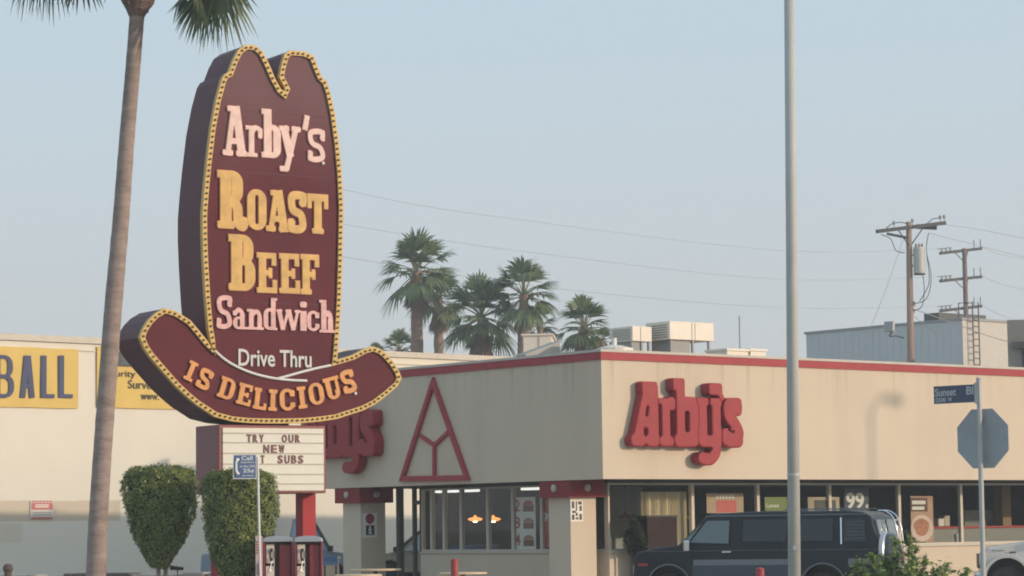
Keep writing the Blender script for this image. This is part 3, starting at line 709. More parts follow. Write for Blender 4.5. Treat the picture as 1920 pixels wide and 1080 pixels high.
# ---- roof equipment
ac_m = mat('cream_metal', (.76, .67, .56), .5, var=.06); ac_d = mat('grey_metal', (.30, .29, .28), .6, var=.1); rust = mat('rust_rail', (.28, .10, .07), .8, var=.2)
def ac(px0, px1, pt, pb, v, dv, label, split):
    u0, _ = bU(px0, pb, v); u1, zt = bU(px1, pt, v); _, zb = bU(px1, pb, v)
    r = thing('air_conditioner', label, 'air conditioner', BM @ Matrix.Translation((u0, v, 5.0)), 'rooftop air conditioners')
    w = u1 - u0; zb -= 5.0; zt -= 5.0
    m = MB(); m.box(0, w, 0, dv, zb, zt); m.build('casing', ac_m, r, bevel=.015)
    for k in split:
        m = MB(); m.box(w * k - .012, w * k + .012, -.006, .01, zb + .02, zt - .02); m.build('panel_seam', ac_d, r)
    m = MB()
    for k in range(6): m.box(-.012, .01, dv * .1, dv * .9, zb + (zt - zb) * (.12 + .13 * k), zb + (zt - zb) * (.18 + .13 * k))
    m.build('louvre', ac_d, r)
    m = MB(); m.box(w * .08, w * .5, dv * .1, dv * .9, 0, zb - .002); m.build('curb', ac_d, r)
    m = MB()
    for x in (.06, .55, .92): m.box(w * x - .03, w * x + .03, .05, .11, 0, zb)
    m.build('stand', ac_d, r)
    m = MB(); m.box(w * .5, w * 1.05, -.05, .0, zb * .55, zb * .78); m.build('rail', rust, r)
    return r
ac(1256, 1338, 606, 640, 9.2, 1.0, 'larger cream rooftop air conditioner with three front panels', (.5, .57)); ac(1186, 1222, 613, 641, 9.6, .9, 'smaller cream rooftop air conditioner left of the larger one', (.42,))
def rbox(name, px0, px1, pt, v, dv, label, m_=ac_m, cat='roof box'):
    u0, zt = bU(px0, pt, v); u1, _ = bU(px1, pt, v)
    r = thing(name, label, cat, BM @ Matrix.Translation((u0, v, 5.0)))
    m = MB(); m.box(0, u1 - u0, 0, dv, 0, zt - 5.06); m.build('casing', m_, r, bevel=.01)
    m = MB(); m.box(-.03, u1 - u0 + .03, -.03, dv + .03, zt - 5.059, zt - 5.0); m.build('lid', m_, r)
rbox('roof_vent', 1363, 1403, 653, 6, .8, 'low cream roof box left of the thin antenna base'); rbox('roof_vent', 1407, 1436, 653.5, 6, .8, 'low cream roof box just left of the lamp pole')
u, z = bU(1386, 592, 6.5); r = thing('antenna', 'thin grey antenna mast standing on the restaurant roof', 'antenna', BM @ Matrix.Translation((u, 6.5, 5.0)))
m = MB(); m.tube([(0, 0, 0), (0, 0, z - 5)], .018, 6); m.build('mast', ac_d, r); m = MB(); m.box(-.08, .08, -.08, .08, 0, .1); m.build('base', ac_d, r)
u, z = bU(1152, 634, 8); r = thing('vent_pipe', 'small white roof vent pipe with spread base behind the parapet corner', 'vent pipe', BM @ Matrix.Translation((u, 8, 5.0)))
m = MB(); m.tube([(0, 0, 0), (0, 0, z - 5)], .06, 10); m.build('pipe', white, r); m = MB(); m.lathe([(.55, 0), (.5, z - 5 - .28), (.2, z - 5 - .2)], n=14); m.build('base', ac_m, r)
# ================================================================ cream building on the left
WD = Vector((math.sin(R_(48)), math.cos(R_(48)), 0)); wo_ = atY(600, 1000, 81.1); wo_.z = 0
WX0 = frame(wo_, WD); x_a = loc(WX0, -260, 900)[0]; x_b = loc(WX0, 1010, 900)[0]
WM = WX0 @ Matrix.Translation((x_a, 0, 0)); WL = x_b - x_a
zd = loc(WM, 300, 977)[1]; WZ = loc(WM, 190, 634)[1]
lx = lambda px, py=900: loc(WM, px, py)[0]
cream2 = wall_mat('cream_wall', (.75, .69, .59), shade_band=(.72, .68, .60), shade_z=zd, streak=.05,  # restaurant's cast shade also put into the lower wall colour
    patches=((lx(-300), lx(228), zd, loc(WM, 100, 937)[1], (.60, .51, .40)), (lx(-300), lx(45), zd - .6, zd, (.66, .59, .50))))
cb = thing('cream_building', 'long cream stucco building with shade painted into its base behind the palm trunk', 'building', WM)
m = MB(); m.box(0, WL, 0, 18, 0, WZ - .18); m.build('wall', cream2, cb)
m = MB(); m.box(-.05, WL + .05, -.08, 18, WZ - .177, WZ); m.box(-.05, WL + .05, -.03, 0, WZ - .41, WZ - .37); m.build('coping', mat('cream_coping', (.60, .53, .44), .8, var=.08), cb)
m = MB(); xk = lx(22, 612); m.box(xk - .6, xk + .6, .8, 1.2, WZ, WZ + .09); m.build('roof_pipe', ac_d, cb)
yel = mat('yellow_banner', (.66, .45, .11), .65, var=.05, vscale=1.5); nav2 = mat('banner_navy', (.03, .04, .11), .6); nav3 = mat('banner_shadow', (.02, .025, .06), .6)
bx0, bx1, bz0, bz1 = pbox(WM, -55, 145, 651, 764)
bn = thing('banner', 'yellow banner reading BALL in tall navy letters on the cream wall', 'banner', WM @ Matrix.Translation((bx0, 0, bz0)), 'yellow banners on the cream wall')
def sheet(mb, w, h, y):
    n, k = 16, 6; vs = []; fs = []
    for t in (0, .012):
        for j in range(k + 1):
            for i in range(n + 1): vs.append((w * i / n, y + t + .006 * math.sin(i * 1.3 + j * .8), h * j / k + .005 * math.sin(i * 0.9) * (1 if j in (0, k) else 0)))
    q = (n + 1) * (k + 1)
    for j in range(k):
        for i in range(n):
            a = j * (n + 1) + i; fs += [(a, a + 1, a + n + 2, a + n + 1), (q + a + 1, q + a, q + a + n + 1, q + a + n + 2)]
    mb.add(vs, fs)
m = MB(); sheet(m, bx1 - bx0, bz1 - bz0, -.05); m.build('cloth', yel, bn)
for ch, a, b in (('B', -12, 24), ('A', 34, 64), ('L', 75, 100), ('L', 108, 134)):
    x0, x1, z0, z1 = pbox(WM, a, b, 667 if ch != 'B' else 666, 746)
    m = MB(); slab(m, ch, x0 - bx0, x1 - bx0, z0 - bz0, z1 - bz0, -.075, .17, 0, .006); m.build('letter', nav2, bn)
    m = MB(); slab(m, ch, x0 - bx0 - .03, x1 - bx0 - .03, z0 - bz0 - .012, z1 - bz0 - .012, -.066, .15, 0, .006); m.build('letter_shadow', nav3, bn)
bx0, bx1, bz0, bz1 = pbox(WM, 180, 420, 655, 767)
bn = thing('banner', 'yellow banner with dark picture and security lettering half hidden by palm trunk and hat sign', 'banner', WM @ Matrix.Translation((bx0, 0, bz0)), 'yellow banners on the cream wall')
m = MB(); sheet(m, bx1 - bx0, bz1 - bz0, -.05); m.build('cloth', yel, bn)
ink = mat('banner_ink', (.06, .05, .04), .7)
for t, a, b, pt, pb in (('Security', 186, 252, 694, 710), ('Surveillance', 238, 330, 714, 730), ('www.', 262, 296, 740, 750)):
    x0, x1, z0, z1 = pbox(WM, a, b, pt, pb); m = MB(); sans(m, t, x0 - bx0, x1 - bx0, z0 - bz0, z1 - bz0, -.068, .006, .006); m.build('lettering', ink, bn)
x0, x1, z0, z1 = pbox(WM, 210, 300, 660, 688); m = MB(); m.box(x0 - bx0, x1 - bx0, -.074, -.066, z0 - bz0, z1 - bz0); m.build('picture', mat('dark_picture', (.05, .06, .07), .6, var=.9, vscale=6), bn)
r, w, h = panel_sign('notice_sign', WM, 57, 100, 938, 973, -.03, mat('notice_white', (.62, .56, .52), .6), 'small white notice with red heading fixed to the cream wall', 'sign', th=.02)
m = MB(); m.box(w * .04, w * .97, -.005, 0, h * .50, h * .86); m.box(w * .04, w * .97, -.005, 0, 0, h * .1); m.build('red_heading', mat('notice_red2', (.52, .14, .12), .6), r)
m = MB()
for k in range(6): m.box(w * (.08 + .15 * k), w * (.18 + .15 * k), -.005, 0, h * .90, h * .97)
m.build('red_lettering', redp, r)
m = MB()
for z in (.62, .72): m.box(w * .2, w * .8, -.009, -.005, h * z, h * (z + .05))
m.build('white_lettering', white, r)
m = MB()
for z in (.2, .32): m.box(w * .1, w * .9, -.005, 0, h * z, h * (z + .05))
m.build('grey_lettering', ac_d, r)

# ================================================================ grey metal building and its neighbour (right, far)
gc = atY(1811, 900, 130); gc.z = 0; GM = frame(gc, UD)
gz = on_plane(1811, 600, gc, Vector((0, 1, 0))).z
corr = mat('grey_cladding', (.56, .57, .57), .7, var=.03, vscale=.4); pale_m = mat('pale_cladding', (.55, .50, .44), .7, var=.05)
gb = thing('warehouse', 'grey metal clad warehouse with bright front rising behind the red trimmed parapet', 'warehouse', GM)
m = MB(); m.box(0, 14, 0, 10.8, 0, gz); m.build('wall', corr, gb)
m = MB()
for k in range(22): m.box(-.016, -.002, .25 + .48 * k, .27 + .48 * k, 0, gz - .1)
m.build('wall_rib', corr, gb)
m = MB(); m.box(.003, 14, -.04, -.003, gz - 2.3, gz - .02); m.box(.003, .7, -.06, -.041, 0, gz - .02); m.build('front_cladding', pale_m, gb)
m = MB(); m.box(-.06, 14.1, -.1, 10.9, gz + .002, gz + .12); m.build('roof_edge', mat('roof_edge', (.3, .3, .3), .6), gb)
m = MB(); m.box(.6, 4.2, 2.0, 3.0, gz + .12, gz + .55); m.build('roof_hatch', mat('dark_hatch', (.09, .085, .08), .7), gb)
def lz(px, py, y=-.3): return loc(GM, px, py, y)
ld = thing('ladder', 'steel roof ladder with hoop handrails on the warehouse front corner', 'ladder', GM)
xl, zt = lz(1823, 566); xr_, _ = lz(1834, 566)
m = MB()
for x in (xl, xr_): m.tube([(x, -.3, 5), (x, -.3, zt), (x, .6, zt), (x, .6, gz + .12)], .035, 6)
m.build('rail', mat('dark_steel', (.10, .09, .085), .6), ld)
for k in range(22):
    z = 5 + (gz - 5) * k / 21; m = MB(); m.tube([(xl, -.3, z), (xr_, -.3, z)], .03, 6); m.build('rung', MATS['dark_steel'], ld)
nb = atY(1897, 900, 105); nb.z = 0; NM = frame(nb, Vector((1, -.2, 0))); nz = on_plane(1897, 600, nb, Vector((0, 1, 0))).z; nz2 = on_plane(1897, 642, nb, Vector((0, 1, 0))).z
o = thing('brown_building', 'dull tan building with dark upper doorway cut off by the right edge', 'building', NM)
m = MB(); m.box(0, 10, 0, 8, 0, nz); m.build('wall', mat('dull_tan', (.26, .235, .20), .85, var=.1), o)
m = MB(); m.box(.2, 6, -.4, -.003, nz2 - .25, nz2); m.build('canopy', bronze, o); m = MB(); m.box(.55, 5.6, -.05, -.003, 0, nz2 - .252); m.build('dark_opening', mat('dark_brown', (.05, .04, .04), .7), o)
# far rooftops seen between the palms
fb = atY(985, 900, 92); fb.z = 0; FBM = frame(fb, Vector((1, -.05, 0))); z1 = loc(FBM, 1008, 629)[1]; x1 = loc(FBM, 1034, 640)[0]; xs = loc(FBM, 1010, 640)[0]
o = thing('rooftop_block', 'cream rooftop block half hidden by the palms behind the parapet', 'rooftop block', FBM)
m = MB(); m.box(0, x1, 0, 3, 4, z1); m.build('wall', ac_m, o); m = MB(); m.box(xs - .02, xs + .02, -.012, .01, 5, z1 - .05); m.build('panel_seam', ac_d, o); m = MB(); m.box(-.08, x1 + .08, -.08, 3.05, z1 + .001, z1 + .06); m.build('coping', ac_m, o)
m = MB(); m.box(-.01, x1, .01, 2.99, 0, 3.998); m.build('base', concrete, o)
# grey lean-to roof below it
za = bU(985, 664, 12.0); zb_ = bU(1050, 640, 12.0); 
m = MB(); m.add([BM @ Vector(q) for q in ((za[0], 12, za[1]), (zb_[0], 12, zb_[1]), (zb_[0], 12.4, zb_[1]), (za[0], 12.4, za[1]), (za[0], 12, 5.0), (zb_[0], 12, 5.0), (zb_[0], 12.4, 5.0), (za[0], 12.4, 5.0))], [(0, 1, 2, 3), (0, 4, 5, 1), (1, 5, 6, 2), (2, 6, 7, 3), (3, 7, 4, 0), (4, 7, 6, 5)])
o = m.build('roof_wedge', mat('grey_wedge', (.36, .34, .31), .8, var=.1)); tag(o, 'low grey sloping roof wedge beside the cream rooftop block', 'roof wedge')

# ================================================================ roadside hat sign
SD = Vector((math.sin(R_(57.5)), math.cos(R_(57.5)), 0))
so = atY(510, 1000, 51); so.z = 0
SM = frame(so, SD)
S = lambda px, py, y=0.0: loc(SM, px, py, y)
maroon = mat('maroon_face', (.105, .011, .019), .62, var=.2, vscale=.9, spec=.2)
maroon_side = mat('maroon_side', (.10, .022, .03), .55, var=.15, vscale=1.5, spec=.3)
yelb = mat('yellow_border', (.60, .38, .10), .5, var=.14, vscale=6); bulbm = mat('dark_bulb', (.20, .135, .055), .4)
DEP = 1.1
def grey_top(m, z0, c):
    # the top panel of the sign face goes greyer and paler above its seam
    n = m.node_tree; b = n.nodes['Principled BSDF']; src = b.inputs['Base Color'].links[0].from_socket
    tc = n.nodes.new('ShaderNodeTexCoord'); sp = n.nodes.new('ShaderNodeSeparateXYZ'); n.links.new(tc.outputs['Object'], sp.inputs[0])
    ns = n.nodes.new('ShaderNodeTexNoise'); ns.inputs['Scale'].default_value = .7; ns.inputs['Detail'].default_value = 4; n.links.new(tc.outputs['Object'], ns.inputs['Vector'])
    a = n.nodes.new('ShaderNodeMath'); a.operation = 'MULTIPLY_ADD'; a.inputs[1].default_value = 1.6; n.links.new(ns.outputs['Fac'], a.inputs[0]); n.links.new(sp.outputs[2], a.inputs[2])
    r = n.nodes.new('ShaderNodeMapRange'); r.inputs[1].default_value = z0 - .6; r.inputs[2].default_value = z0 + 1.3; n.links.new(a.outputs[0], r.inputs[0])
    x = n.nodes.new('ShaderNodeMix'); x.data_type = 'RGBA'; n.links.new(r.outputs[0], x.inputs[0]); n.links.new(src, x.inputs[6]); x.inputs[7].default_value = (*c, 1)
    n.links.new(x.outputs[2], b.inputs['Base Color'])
grey_top(maroon, S(500, 215)[1], (.155, .070, .078))
sg = thing('hat_sign', 'towering maroon cowboy hat shaped roast beef sign with yellow bulb border and letter board', 'roadside sign', SM)
hat_px = [(262,633),(267,618),(277,602),(290,589),(307,579),(328,585),(355,602),(370,620),(387,641),(400,661),(394,640),(390,618),(385,560),(381,493),(379,440),(379,400),(382,360),(387,307),(395,240),(405,187),(415,150),(421,140),(428,137),(437,113),(447,94),(460,85),(477,87),(490,98),(502,122),(513,148),(524,168),(531,174),(534,167),(528,155),(523,145),(526,127),(533,103),(542,96),(567,98),(585,105),(593,127),(601,146),(609,152),(616,172),(625,213),(633,273),(638,327),(641,393),(640,440),(639,497),(637,560),(635,600),(631,655),(629,676),(643,672),(659,667),(682,655),(698,651),(711,656),(721,664),(735,680),(745,696),(750,709),(743,723),(721,742),(700,758),(678,769),(628,785),(600,789),(569,792),(530,793),(492,793),(462,792),(433,789),(402,781),(367,758),(348,742),(328,723),(297,688),(280,668),(270,653)]
HP = [S(*q) for q in hat_px]
if sum(a[0] * b[1] - b[0] * a[1] for a, b in zip(HP, HP[1:] + HP[:1])) < 0: HP = HP[::-1]      # counter-clockwise
def inset(P, d):
    out = []; n = len(P)
    for i in range(n):
        a, b, c = Vector(P[i - 1]), Vector(P[i]), Vector(P[(i + 1) % n])
        e1, e2 = (b - a).normalized(), (c - b).normalized(); n1, n2 = Vector((-e1.y, e1.x)), Vector((-e2.y, e2.x))
        t = (n1 + n2); t = t / max(.45, t.length_squared / 2) if t.length > 1e-6 else n1
        out.append((b.x + t.x * d * .999, b.y + t.y * d * .999))
    return out
BW = .085
IN = inset(HP, BW)
from mathutils.geometry import tessellate_polygon
tri_ = tessellate_polygon([[Vector((x, z, 0)) for x, z in HP]])
m = MB(); n = len(HP)
m.add([(x, 0, z) for x, z in HP], tri_); k = len(m.v)
m.add([(x, DEP, z) for x, z in HP], [t[::-1] for t in tri_])
m.mi = 1; m.add([(x, y, z) for y in (0, DEP) for x, z in HP], [(i, (i + 1) % n, n + (i + 1) % n, n + i) for i in range(n)])
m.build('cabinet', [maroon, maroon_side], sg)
m = MB(); OUT = inset(HP, -.012)
vs = [(x, y, z) for y in (-.05, .06) for x, z in OUT] + [(x, y, z) for y in (-.05, -.004) for x, z in IN]
fs = []
for i in range(n):
    j = (i + 1) % n; fs += [(i, j, 2 * n + j, 2 * n + i), (i, n + i, n + j, j), (2 * n + i, 2 * n + j, 3 * n + j, 3 * n + i), (n + i, 3 * n + i, 3 * n + j, n + j)]
m.add(vs, fs); m.build('border', yelb, sg)
# bulbs along the border
mid = inset(HP, BW * .5); per = []
for a, b in zip(mid, mid[1:] + mid[:1]): per.append(math.hypot(b[0] - a[0], b[1] - a[1]))
tot = sum(per); nb_ = int(tot / .112); pts = []; i = 0; acc = 0
for k in range(nb_):
    s_ = tot * k / nb_
    while acc + per[i] < s_: acc += per[i]; i += 1
    f_ = (s_ - acc) / per[i]; a, b = mid[i], mid[(i + 1) % n]; pts.append((a[0] + (b[0] - a[0]) * f_, a[1] + (b[1] - a[1]) * f_))
pm = MB(); pm.lathe([(.023, 0), (.024, .02), (.016, .04), (.005, .046)], n=8); bm0 = pm.build('bulb', bulbm, sg, M=Matrix.Translation((pts[0][0], -.05, pts[0][1])) @ Matrix.Rotation(math.pi / 2, 4, 'X'))
rest = MB()
for k, p in enumerate(pts):
    if k == 0: continue
    if k < 100:
        c = bm0.copy(); col.objects.link(c); c.parent = sg; c.matrix_local = Matrix.Translation((p[0], -.05, p[1])) @ Matrix.Rotation(math.pi / 2, 4, 'X')
    else: rest.lathe([(.023, 0), (.024, .02), (.016, .04), (.005, .046)], (p[0], -.05, p[1]), 8, Matrix.Rotation(math.pi / 2, 4, 'X'))
rest.build('bulbs', bulbm, sg, kind='stuff')
# panel seams
for q, xa, xb in ((200, 406, 620), (315, 400, 636), (560, 400, 634)):
    x0, z = S(xa, q + 4); x1, _ = S(xb, q + 4); m = MB(); m.box(x0 + .12, x1 - .12, -.003, .0, z - .008, z + .008); m.build('panel_seam', maroon_side, sg)
pinkw = mat('pale_pink_letter', (.70, .48, .42), .5, var=.16, vscale=5); yell = mat('yellow_letter', (.58, .33, .07), .5, var=.22, vscale=4); pink2 = mat('pink_letter', (.64, .35, .33), .5, var=.25, vscale=6); oran = mat('orange_letter', (.62, .25, .06), .5, var=.22, vscale=5); greyw = mat('grey_white_letter', (.55, .54, .50), .5, var=.06)
tube_r = mat('neon_tube_pink', (.70, .30, .26), .3); tube_o = mat('neon_tube_orange', (.62, .22, .10), .3)
def sign_word(name, letters, m_, t, s, back, cap=.42):
    for ch, a, b, c, d in letters:
        x0, x1, z0, z1 = pbox(SM, a, b, c, d)
        hh = z1 - z0; tt = t * hh if ch in "iI'" else min(t * hh, cap * (x1 - x0)); ss = min(s * hh, .16 * (x1 - x0)) if cap < .4 else s * hh
        if back is not None:
            k = MB(); slab(k, ch, x0, x1, z0, z1, -.002, tt, ss, .03, grow=.010); k.build('letter_rim', back, sg)
        k = MB(); slab(k, ch, x0, x1, z0, z1, -.004, tt, ss, .04); k.build('letter', m_, sg)
sign_word('brand', [('A', 416, 461, 200, 292), ('r', 459, 490, 233, 294), ('b', 489, 524.5, 206, 296), ('y', 522, 562, 238, 322), ("'", 565, 580, 217.5, 244), ('s', 576, 607, 243.5, 303)], pinkw, .17, .10, tube_r)
sign_word('roast', [('R', 406, 460, 321, 429), ('O', 462, 497.5, 356, 431), ('A', 497, 540, 358, 434), ('S', 538, 572.5, 361, 436), ('T', 575, 613.5, 365, 438)], yell, .21, .12, tube_o)
sign_word('beef', [('B', 427, 476.5, 441, 545), ('E', 480, 517.5, 475, 549), ('E', 522, 560.5, 476.5, 550), ('F', 562, 598, 478, 552)], yell, .20, .12, tube_o)
sign_word('sandwich', [('S', 405, 433, 555, 616), ('a', 435, 461.5, 578, 617.5), ('n', 461.5, 493, 580, 618.5), ('d', 492.5, 518, 559, 619), ('w', 516.5, 561.5, 581, 619), ('i', 561.5, 573, 566, 620.5), ('c', 574, 597, 583, 621), ('h', 597, 626, 563, 624)], pink2, .24, .13, None, .33)
for ch, px, py, hp, wp, rot in (('I', 356, 696, 38, 17, 24), ('S', 382, 711, 38, 25, 23), ('D', 423.5, 728.7, 40, 29, 18), ('E', 457, 740, 40, 27, 13), ('L', 486, 748, 40, 25, 8), ('I', 509.5, 750.5, 40, 16, 3), ('C', 536.5, 749.5, 41, 28, -3), ('I', 564, 745.5, 41, 16, -7), ('O', 591, 738.5, 41, 28, -11), ('U', 621.5, 728, 42, 30, -15), ('S', 651, 715.5, 42, 25, -18)):
    x, z = S(px, py); sc_ = abs(S(px, py - 10)[1] - S(px, py + 10)[1]) / 20; sx_ = (S(px + 10, py)[0] - S(px - 10, py)[0]) / 20
    h_, w_ = hp * sc_, wp * sx_
    k = MB(); slab(k, ch, x - w_ / 2, x + w_ / 2, z - h_ / 2, z + h_ / 2, -.004, .24 * h_, .16 * h_, .05, rot=R_(rot)); k.build('letter', oran, sg)
x0, x1, z0, z1 = pbox(SM, 446, 583, 656, 688); m = MB(); sans(m, 'Drive Thru', x0, x1, z0, z1, -.004, .025, .015); m.build('lettering', greyw, sg)
for px, py in ((605, 306), (665.7, 737.5)):
    x, z = S(px, py); m = MB(); m.lathe([(.032, 0), (.032, .03)], (x, -.003, z), 10, Matrix.Rotation(math.pi / 2, 4, 'X')); m.build('dot', greyw, sg)
m = MB()
for cv in ([(402, 658), (416, 671), (433, 682.5), (452, 692), (473, 700), (497, 706.5), (520, 710.5), (547, 713), (574, 714)], [(519, 710), (545, 703), (570, 696), (595, 690), (619, 685)]):
    P = spline([S(*q) for q in cv], 4); m.tube([(x, -.03 - .004 * (len(cv) == 5), z) for x, z in P], .026, 6)
m.build('neon_line', mat('white_tube', (.75, .74, .70), .3), sg)
# letter board
bx0, bx1, bz0, bz1 = pbox(SM, 411, 612, 797, 925)
m = MB(); m.box(bx0, bx1, .02, 1.05, bz0, bz1); m.build('board_cabinet', mat('board_red', (.22, .05, .05), .5, var=.12, coat=.2), sg, bevel=.02)
px0, px1, pz0, pz1 = pbox(SM, 418, 607, 803, 920)
m = MB(); m.box(px0, px1, -.0, .018, pz0, pz1); m.build('board_panel', mat('board_white', (.66, .63, .55), .45, var=.04, vscale=2), sg)
m = MB()
for y in (812.5, 830, 850, 870, 889, 907): z = S(510, y)[1]; m.box(px0, px1, -.012, -.001, z - .012, z + .008)
m.build('board_rail', mat('rail_grey', (.40, .38, .33), .5), sg)
lm = mat('board_letter', (.16, .035, .035), .5)
for t, a, b, pt, pb in (('TRY', 461, 496, 814.5, 830), ('OUR', 527, 564, 815, 830), ('NEW', 492, 535, 834, 849.5), ('T', 489, 495.5, 853.5, 869), ('SUBS', 519, 570, 853.5, 869)):
    x0, x1, z0, z1 = pbox(SM, a, b, pt, pb); n_ = len(t); cw = (x1 - x0) / n_
    for k, ch in enumerate(t):
        m = MB(); sans(m, ch, x0 + cw * k + cw * .14 * (n_ > 1), x0 + cw * (k + 1) - cw * .14 * (n_ > 1), z0, z1, -.006, .012, .025); m.build('board_letter', lm, sg)
pole_red = mat('pole_red', (.38, .035, .04), .6, spec=.2, var=.08, vscale=2)
for pxa in (598, 438):
    x = S(pxa, 980)[0]; m = MB(); m.box(x - .15, x + .15, .40, .70, 0, bz0 - .002); m.build('pole', pole_red, sg, bevel=.01)
m = MB(); x0 = S(411, 980)[0] - .15; m.box((bx0 + bx1) / 2 - .5, (bx0 + bx1) / 2 + .5, .3, .8, bz1 + .001, S(510, 792)[1] + .12); m.build('neck', maroon_side, sg)
# ================================================================ palms and shrubs
def strips(out, hub, ax, L, nb, spread, droop, wid, rng, curl=0.0):
    """a fan leaf: nb blades from hub round the axis ax"""
    V, Fc = out
    ax = ax / np.linalg.norm(ax); s = np.cross(ax, [0, 0, 1.0]); 
    if np.linalg.norm(s) < .1: s = np.array([1.0, 0, 0])
    s /= np.linalg.norm(s); nrm = np.cross(s, ax)
    for k in range(nb):
        a = (k + .5) / nb * 2 - 1; ph = a * spread + rng.normal(0, .03)
        d = math.cos(ph) * ax + math.sin(ph) * s + nrm * (-.25 * abs(a) + curl)
        d /= np.linalg.norm(d); l = L * (.72 + .28 * math.cos(ph)) * rng.uniform(.9, 1.08)
        wd = np.cross(d, nrm); wd /= np.linalg.norm(wd) + 1e-9; base = len(V)
        dr = droop * rng.uniform(.6, 1.4)
        for t, w in ((0, .12), (.42, 1.0), (.75, .6), (1.0, .04)):
            p = hub + d * l * t + np.array([0, 0, -1.0]) * dr * l * max(0, t - .35) ** 2 * 2.2
            V += [p + wd * wid * w, p - wd * wid * w]
        for i in range(3): Fc.append((base + 2 * i, base + 2 * i + 1, base + 2 * i + 3, base + 2 * i + 2))
def stalk(out, a, b, w0, w1, sag):
    V, Fc = out; n = 5; base = len(V); d = b - a; s = np.cross(d, [0, 0, 1.0]); s /= np.linalg.norm(s) + 1e-9
    for i in range(n + 1):
        t = i / n; p = a + d * t + np.array([0, 0, sag * math.sin(math.pi * t)]); w = w0 + (w1 - w0) * t
        V += [p + s * w, p - s * w, p + np.array([0, 0, -w])]
    for i in range(n):
        q = base + 3 * i; Fc += [(q, q + 1, q + 4, q + 3), (q + 1, q + 2, q + 5, q + 4), (q + 2, q, q + 3, q + 5)]
palm_green = leaf_mat('palm_leaf', (.085, .115, .06), (.22, .25, .13), .5, .2)
palm_far = leaf_mat('palm_leaf_far', (.085, .125, .055), (.22, .26, .11), .5, .2)
stalk_m = mat('palm_stalk', (.20, .17, .07), .6, var=.3, vscale=3)
dead_m = mat('dead_frond', (.20, .13, .075), .9, var=.35, vscale=6)
trunk_m = mat('palm_trunk', (.29, .22, .19), .95, var=.30, vscale=2.2, bump=.8, bscale=14, stretch=(1, 1, 3.2))
trunk_far = mat('palm_trunk_far', (.27, .17, .12), .95, var=.35, vscale=3, bump=.9, bscale=10, stretch=(1, 1, 2.5))
def np_raw(name, out, m, parent): return raw(name, [tuple(v) for v in out[0]], out[1], m, parent)
def palm_crown(parent, top, R, nf, rng, leafm, lo=-55, fan=.58, nb=26, skirt=True, dirs=None, stiff=1.0, spread=1.75):
    lf, st, dd = ([], []), ([], []), ([], [])
    top = np.array(top, float)
    spec = []
    for k in range(nf):
        f = (k + .5) / nf; el = R_(85 - (85 - lo) * f ** .85) + rng.normal(0, .12); az = k * 2.399 + rng.normal(0, .25); spec.append((az, el, 1.0))
    if dirs: spec += dirs
    for az, el, sc_ in spec:
        d = np.array([math.cos(az) * math.cos(el), math.sin(az) * math.cos(el), math.sin(el)])
        pl = R * (1 - fan) * rng.uniform(.85, 1.15) * sc_; hub = top + d * pl + np.array([0, 0, -pl * .12 * (1 - math.sin(el))])
        stalk(st, top + np.array([0, 0, -.1]), hub, .035 * R, .018 * R, .05 * pl)
        ax = d + np.array([0, 0, (-.35 - .25 * (el < 0)) * stiff]); strips(lf, hub, ax, R * fan * rng.uniform(.85, 1.15), nb, spread, (.35 + .35 * rng.random() + (.3 if el < 0 else 0)) * stiff, R * fan * .06, rng, .12)
    np_raw('crown', lf, leafm, parent); np_raw('leaf_stalk', st, stalk_m, parent)
    if skirt:
        for k in range(16):
            az = rng.uniform(0, 6.28); el = R_(rng.uniform(-86, -68)); d = np.array([math.cos(az) * math.cos(el), math.sin(az) * math.cos(el), math.sin(el)])
            strips(dd, top + np.array([math.cos(az) * .1, math.sin(az) * .1, -.25 * R * rng.random()]) + d * R * .3, d, R * .45, 12, .7, .1, R * .02, rng)
        np_raw('dead_skirt', dd, dead_m, parent)
def palm_trunk(parent, pts, rs, m, rng, nseg=70, ring=.02):
    P = spline(pts, max(3, nseg // (len(pts) - 1))); n = len(P); rr = np.interp(np.linspace(0, 1, n), np.linspace(0, 1, len(rs)), rs)
    r2 = [float(r * (1 + ring * math.sin(i * 1.9) + rng.normal(0, ring * .6))) for i, r in enumerate(rr)]
    mb = MB(); mb.tube([Vector(p) for p in P], r2, 14); return mb.build('trunk', m, parent, smooth=True)
rg = np.random.default_rng(5)
# tall street palm on the left
PB = foot(180, 47, 1080); pp = thing('tall_palm', 'tall leaning fan palm with bare ringed trunk in front of the yellow banners', 'palm tree', PB)
tp = []
for px, py in ((179, 1110), (183, 1000), (190, 880), (200, 740), (212, 580), (226, 420), (238, 260), (249, 130), (256, 40), (262, -40)):
    q = atY(px, py, 47) - PB; tp.append((q.x, q.y, q.z))
tp[0] = (tp[0][0], 0, tp[0][2]); tp.insert(0, (tp[0][0] - .02, 0, -.05))
palm_trunk(pp, tp, [.20, .185, .175, .168, .165, .160, .150, .140, .135, .135, .14], trunk_m, rg, 110, .013)
top = tp[-1]
mb = MB(); b0 = atY(256, 32, 47) - PB; b1 = atY(260, -30, 47) - PB; dv = (b1 - b0)
mb.tube([b0, b0 + dv * .2, b0 + dv * .45, b0 + dv * .8, b1 + dv * .3], [.14, .20, .30, .34, .25], 14)
for k in range(26):
    a = rg.uniform(0, 6.28); t = rg.uniform(.0, .7); c = b0 + dv * t; r = .16 + .2 * t; d = Vector((math.cos(a), math.sin(a), .5)); mb.bar(c + d * r * .8, c + d * (r + rg.uniform(.04, .12)), .05, .03)
mb.build('boot_skirt', mat('palm_boot', (.19, .12, .10), .9, var=.3, vscale=9, bump=.7), pp)
def fan_at(px, py, Y): q = atY(px, py, Y) - PB; return np.array([q.x, q.y, q.z])
lf, st = ([], []), ([], [])
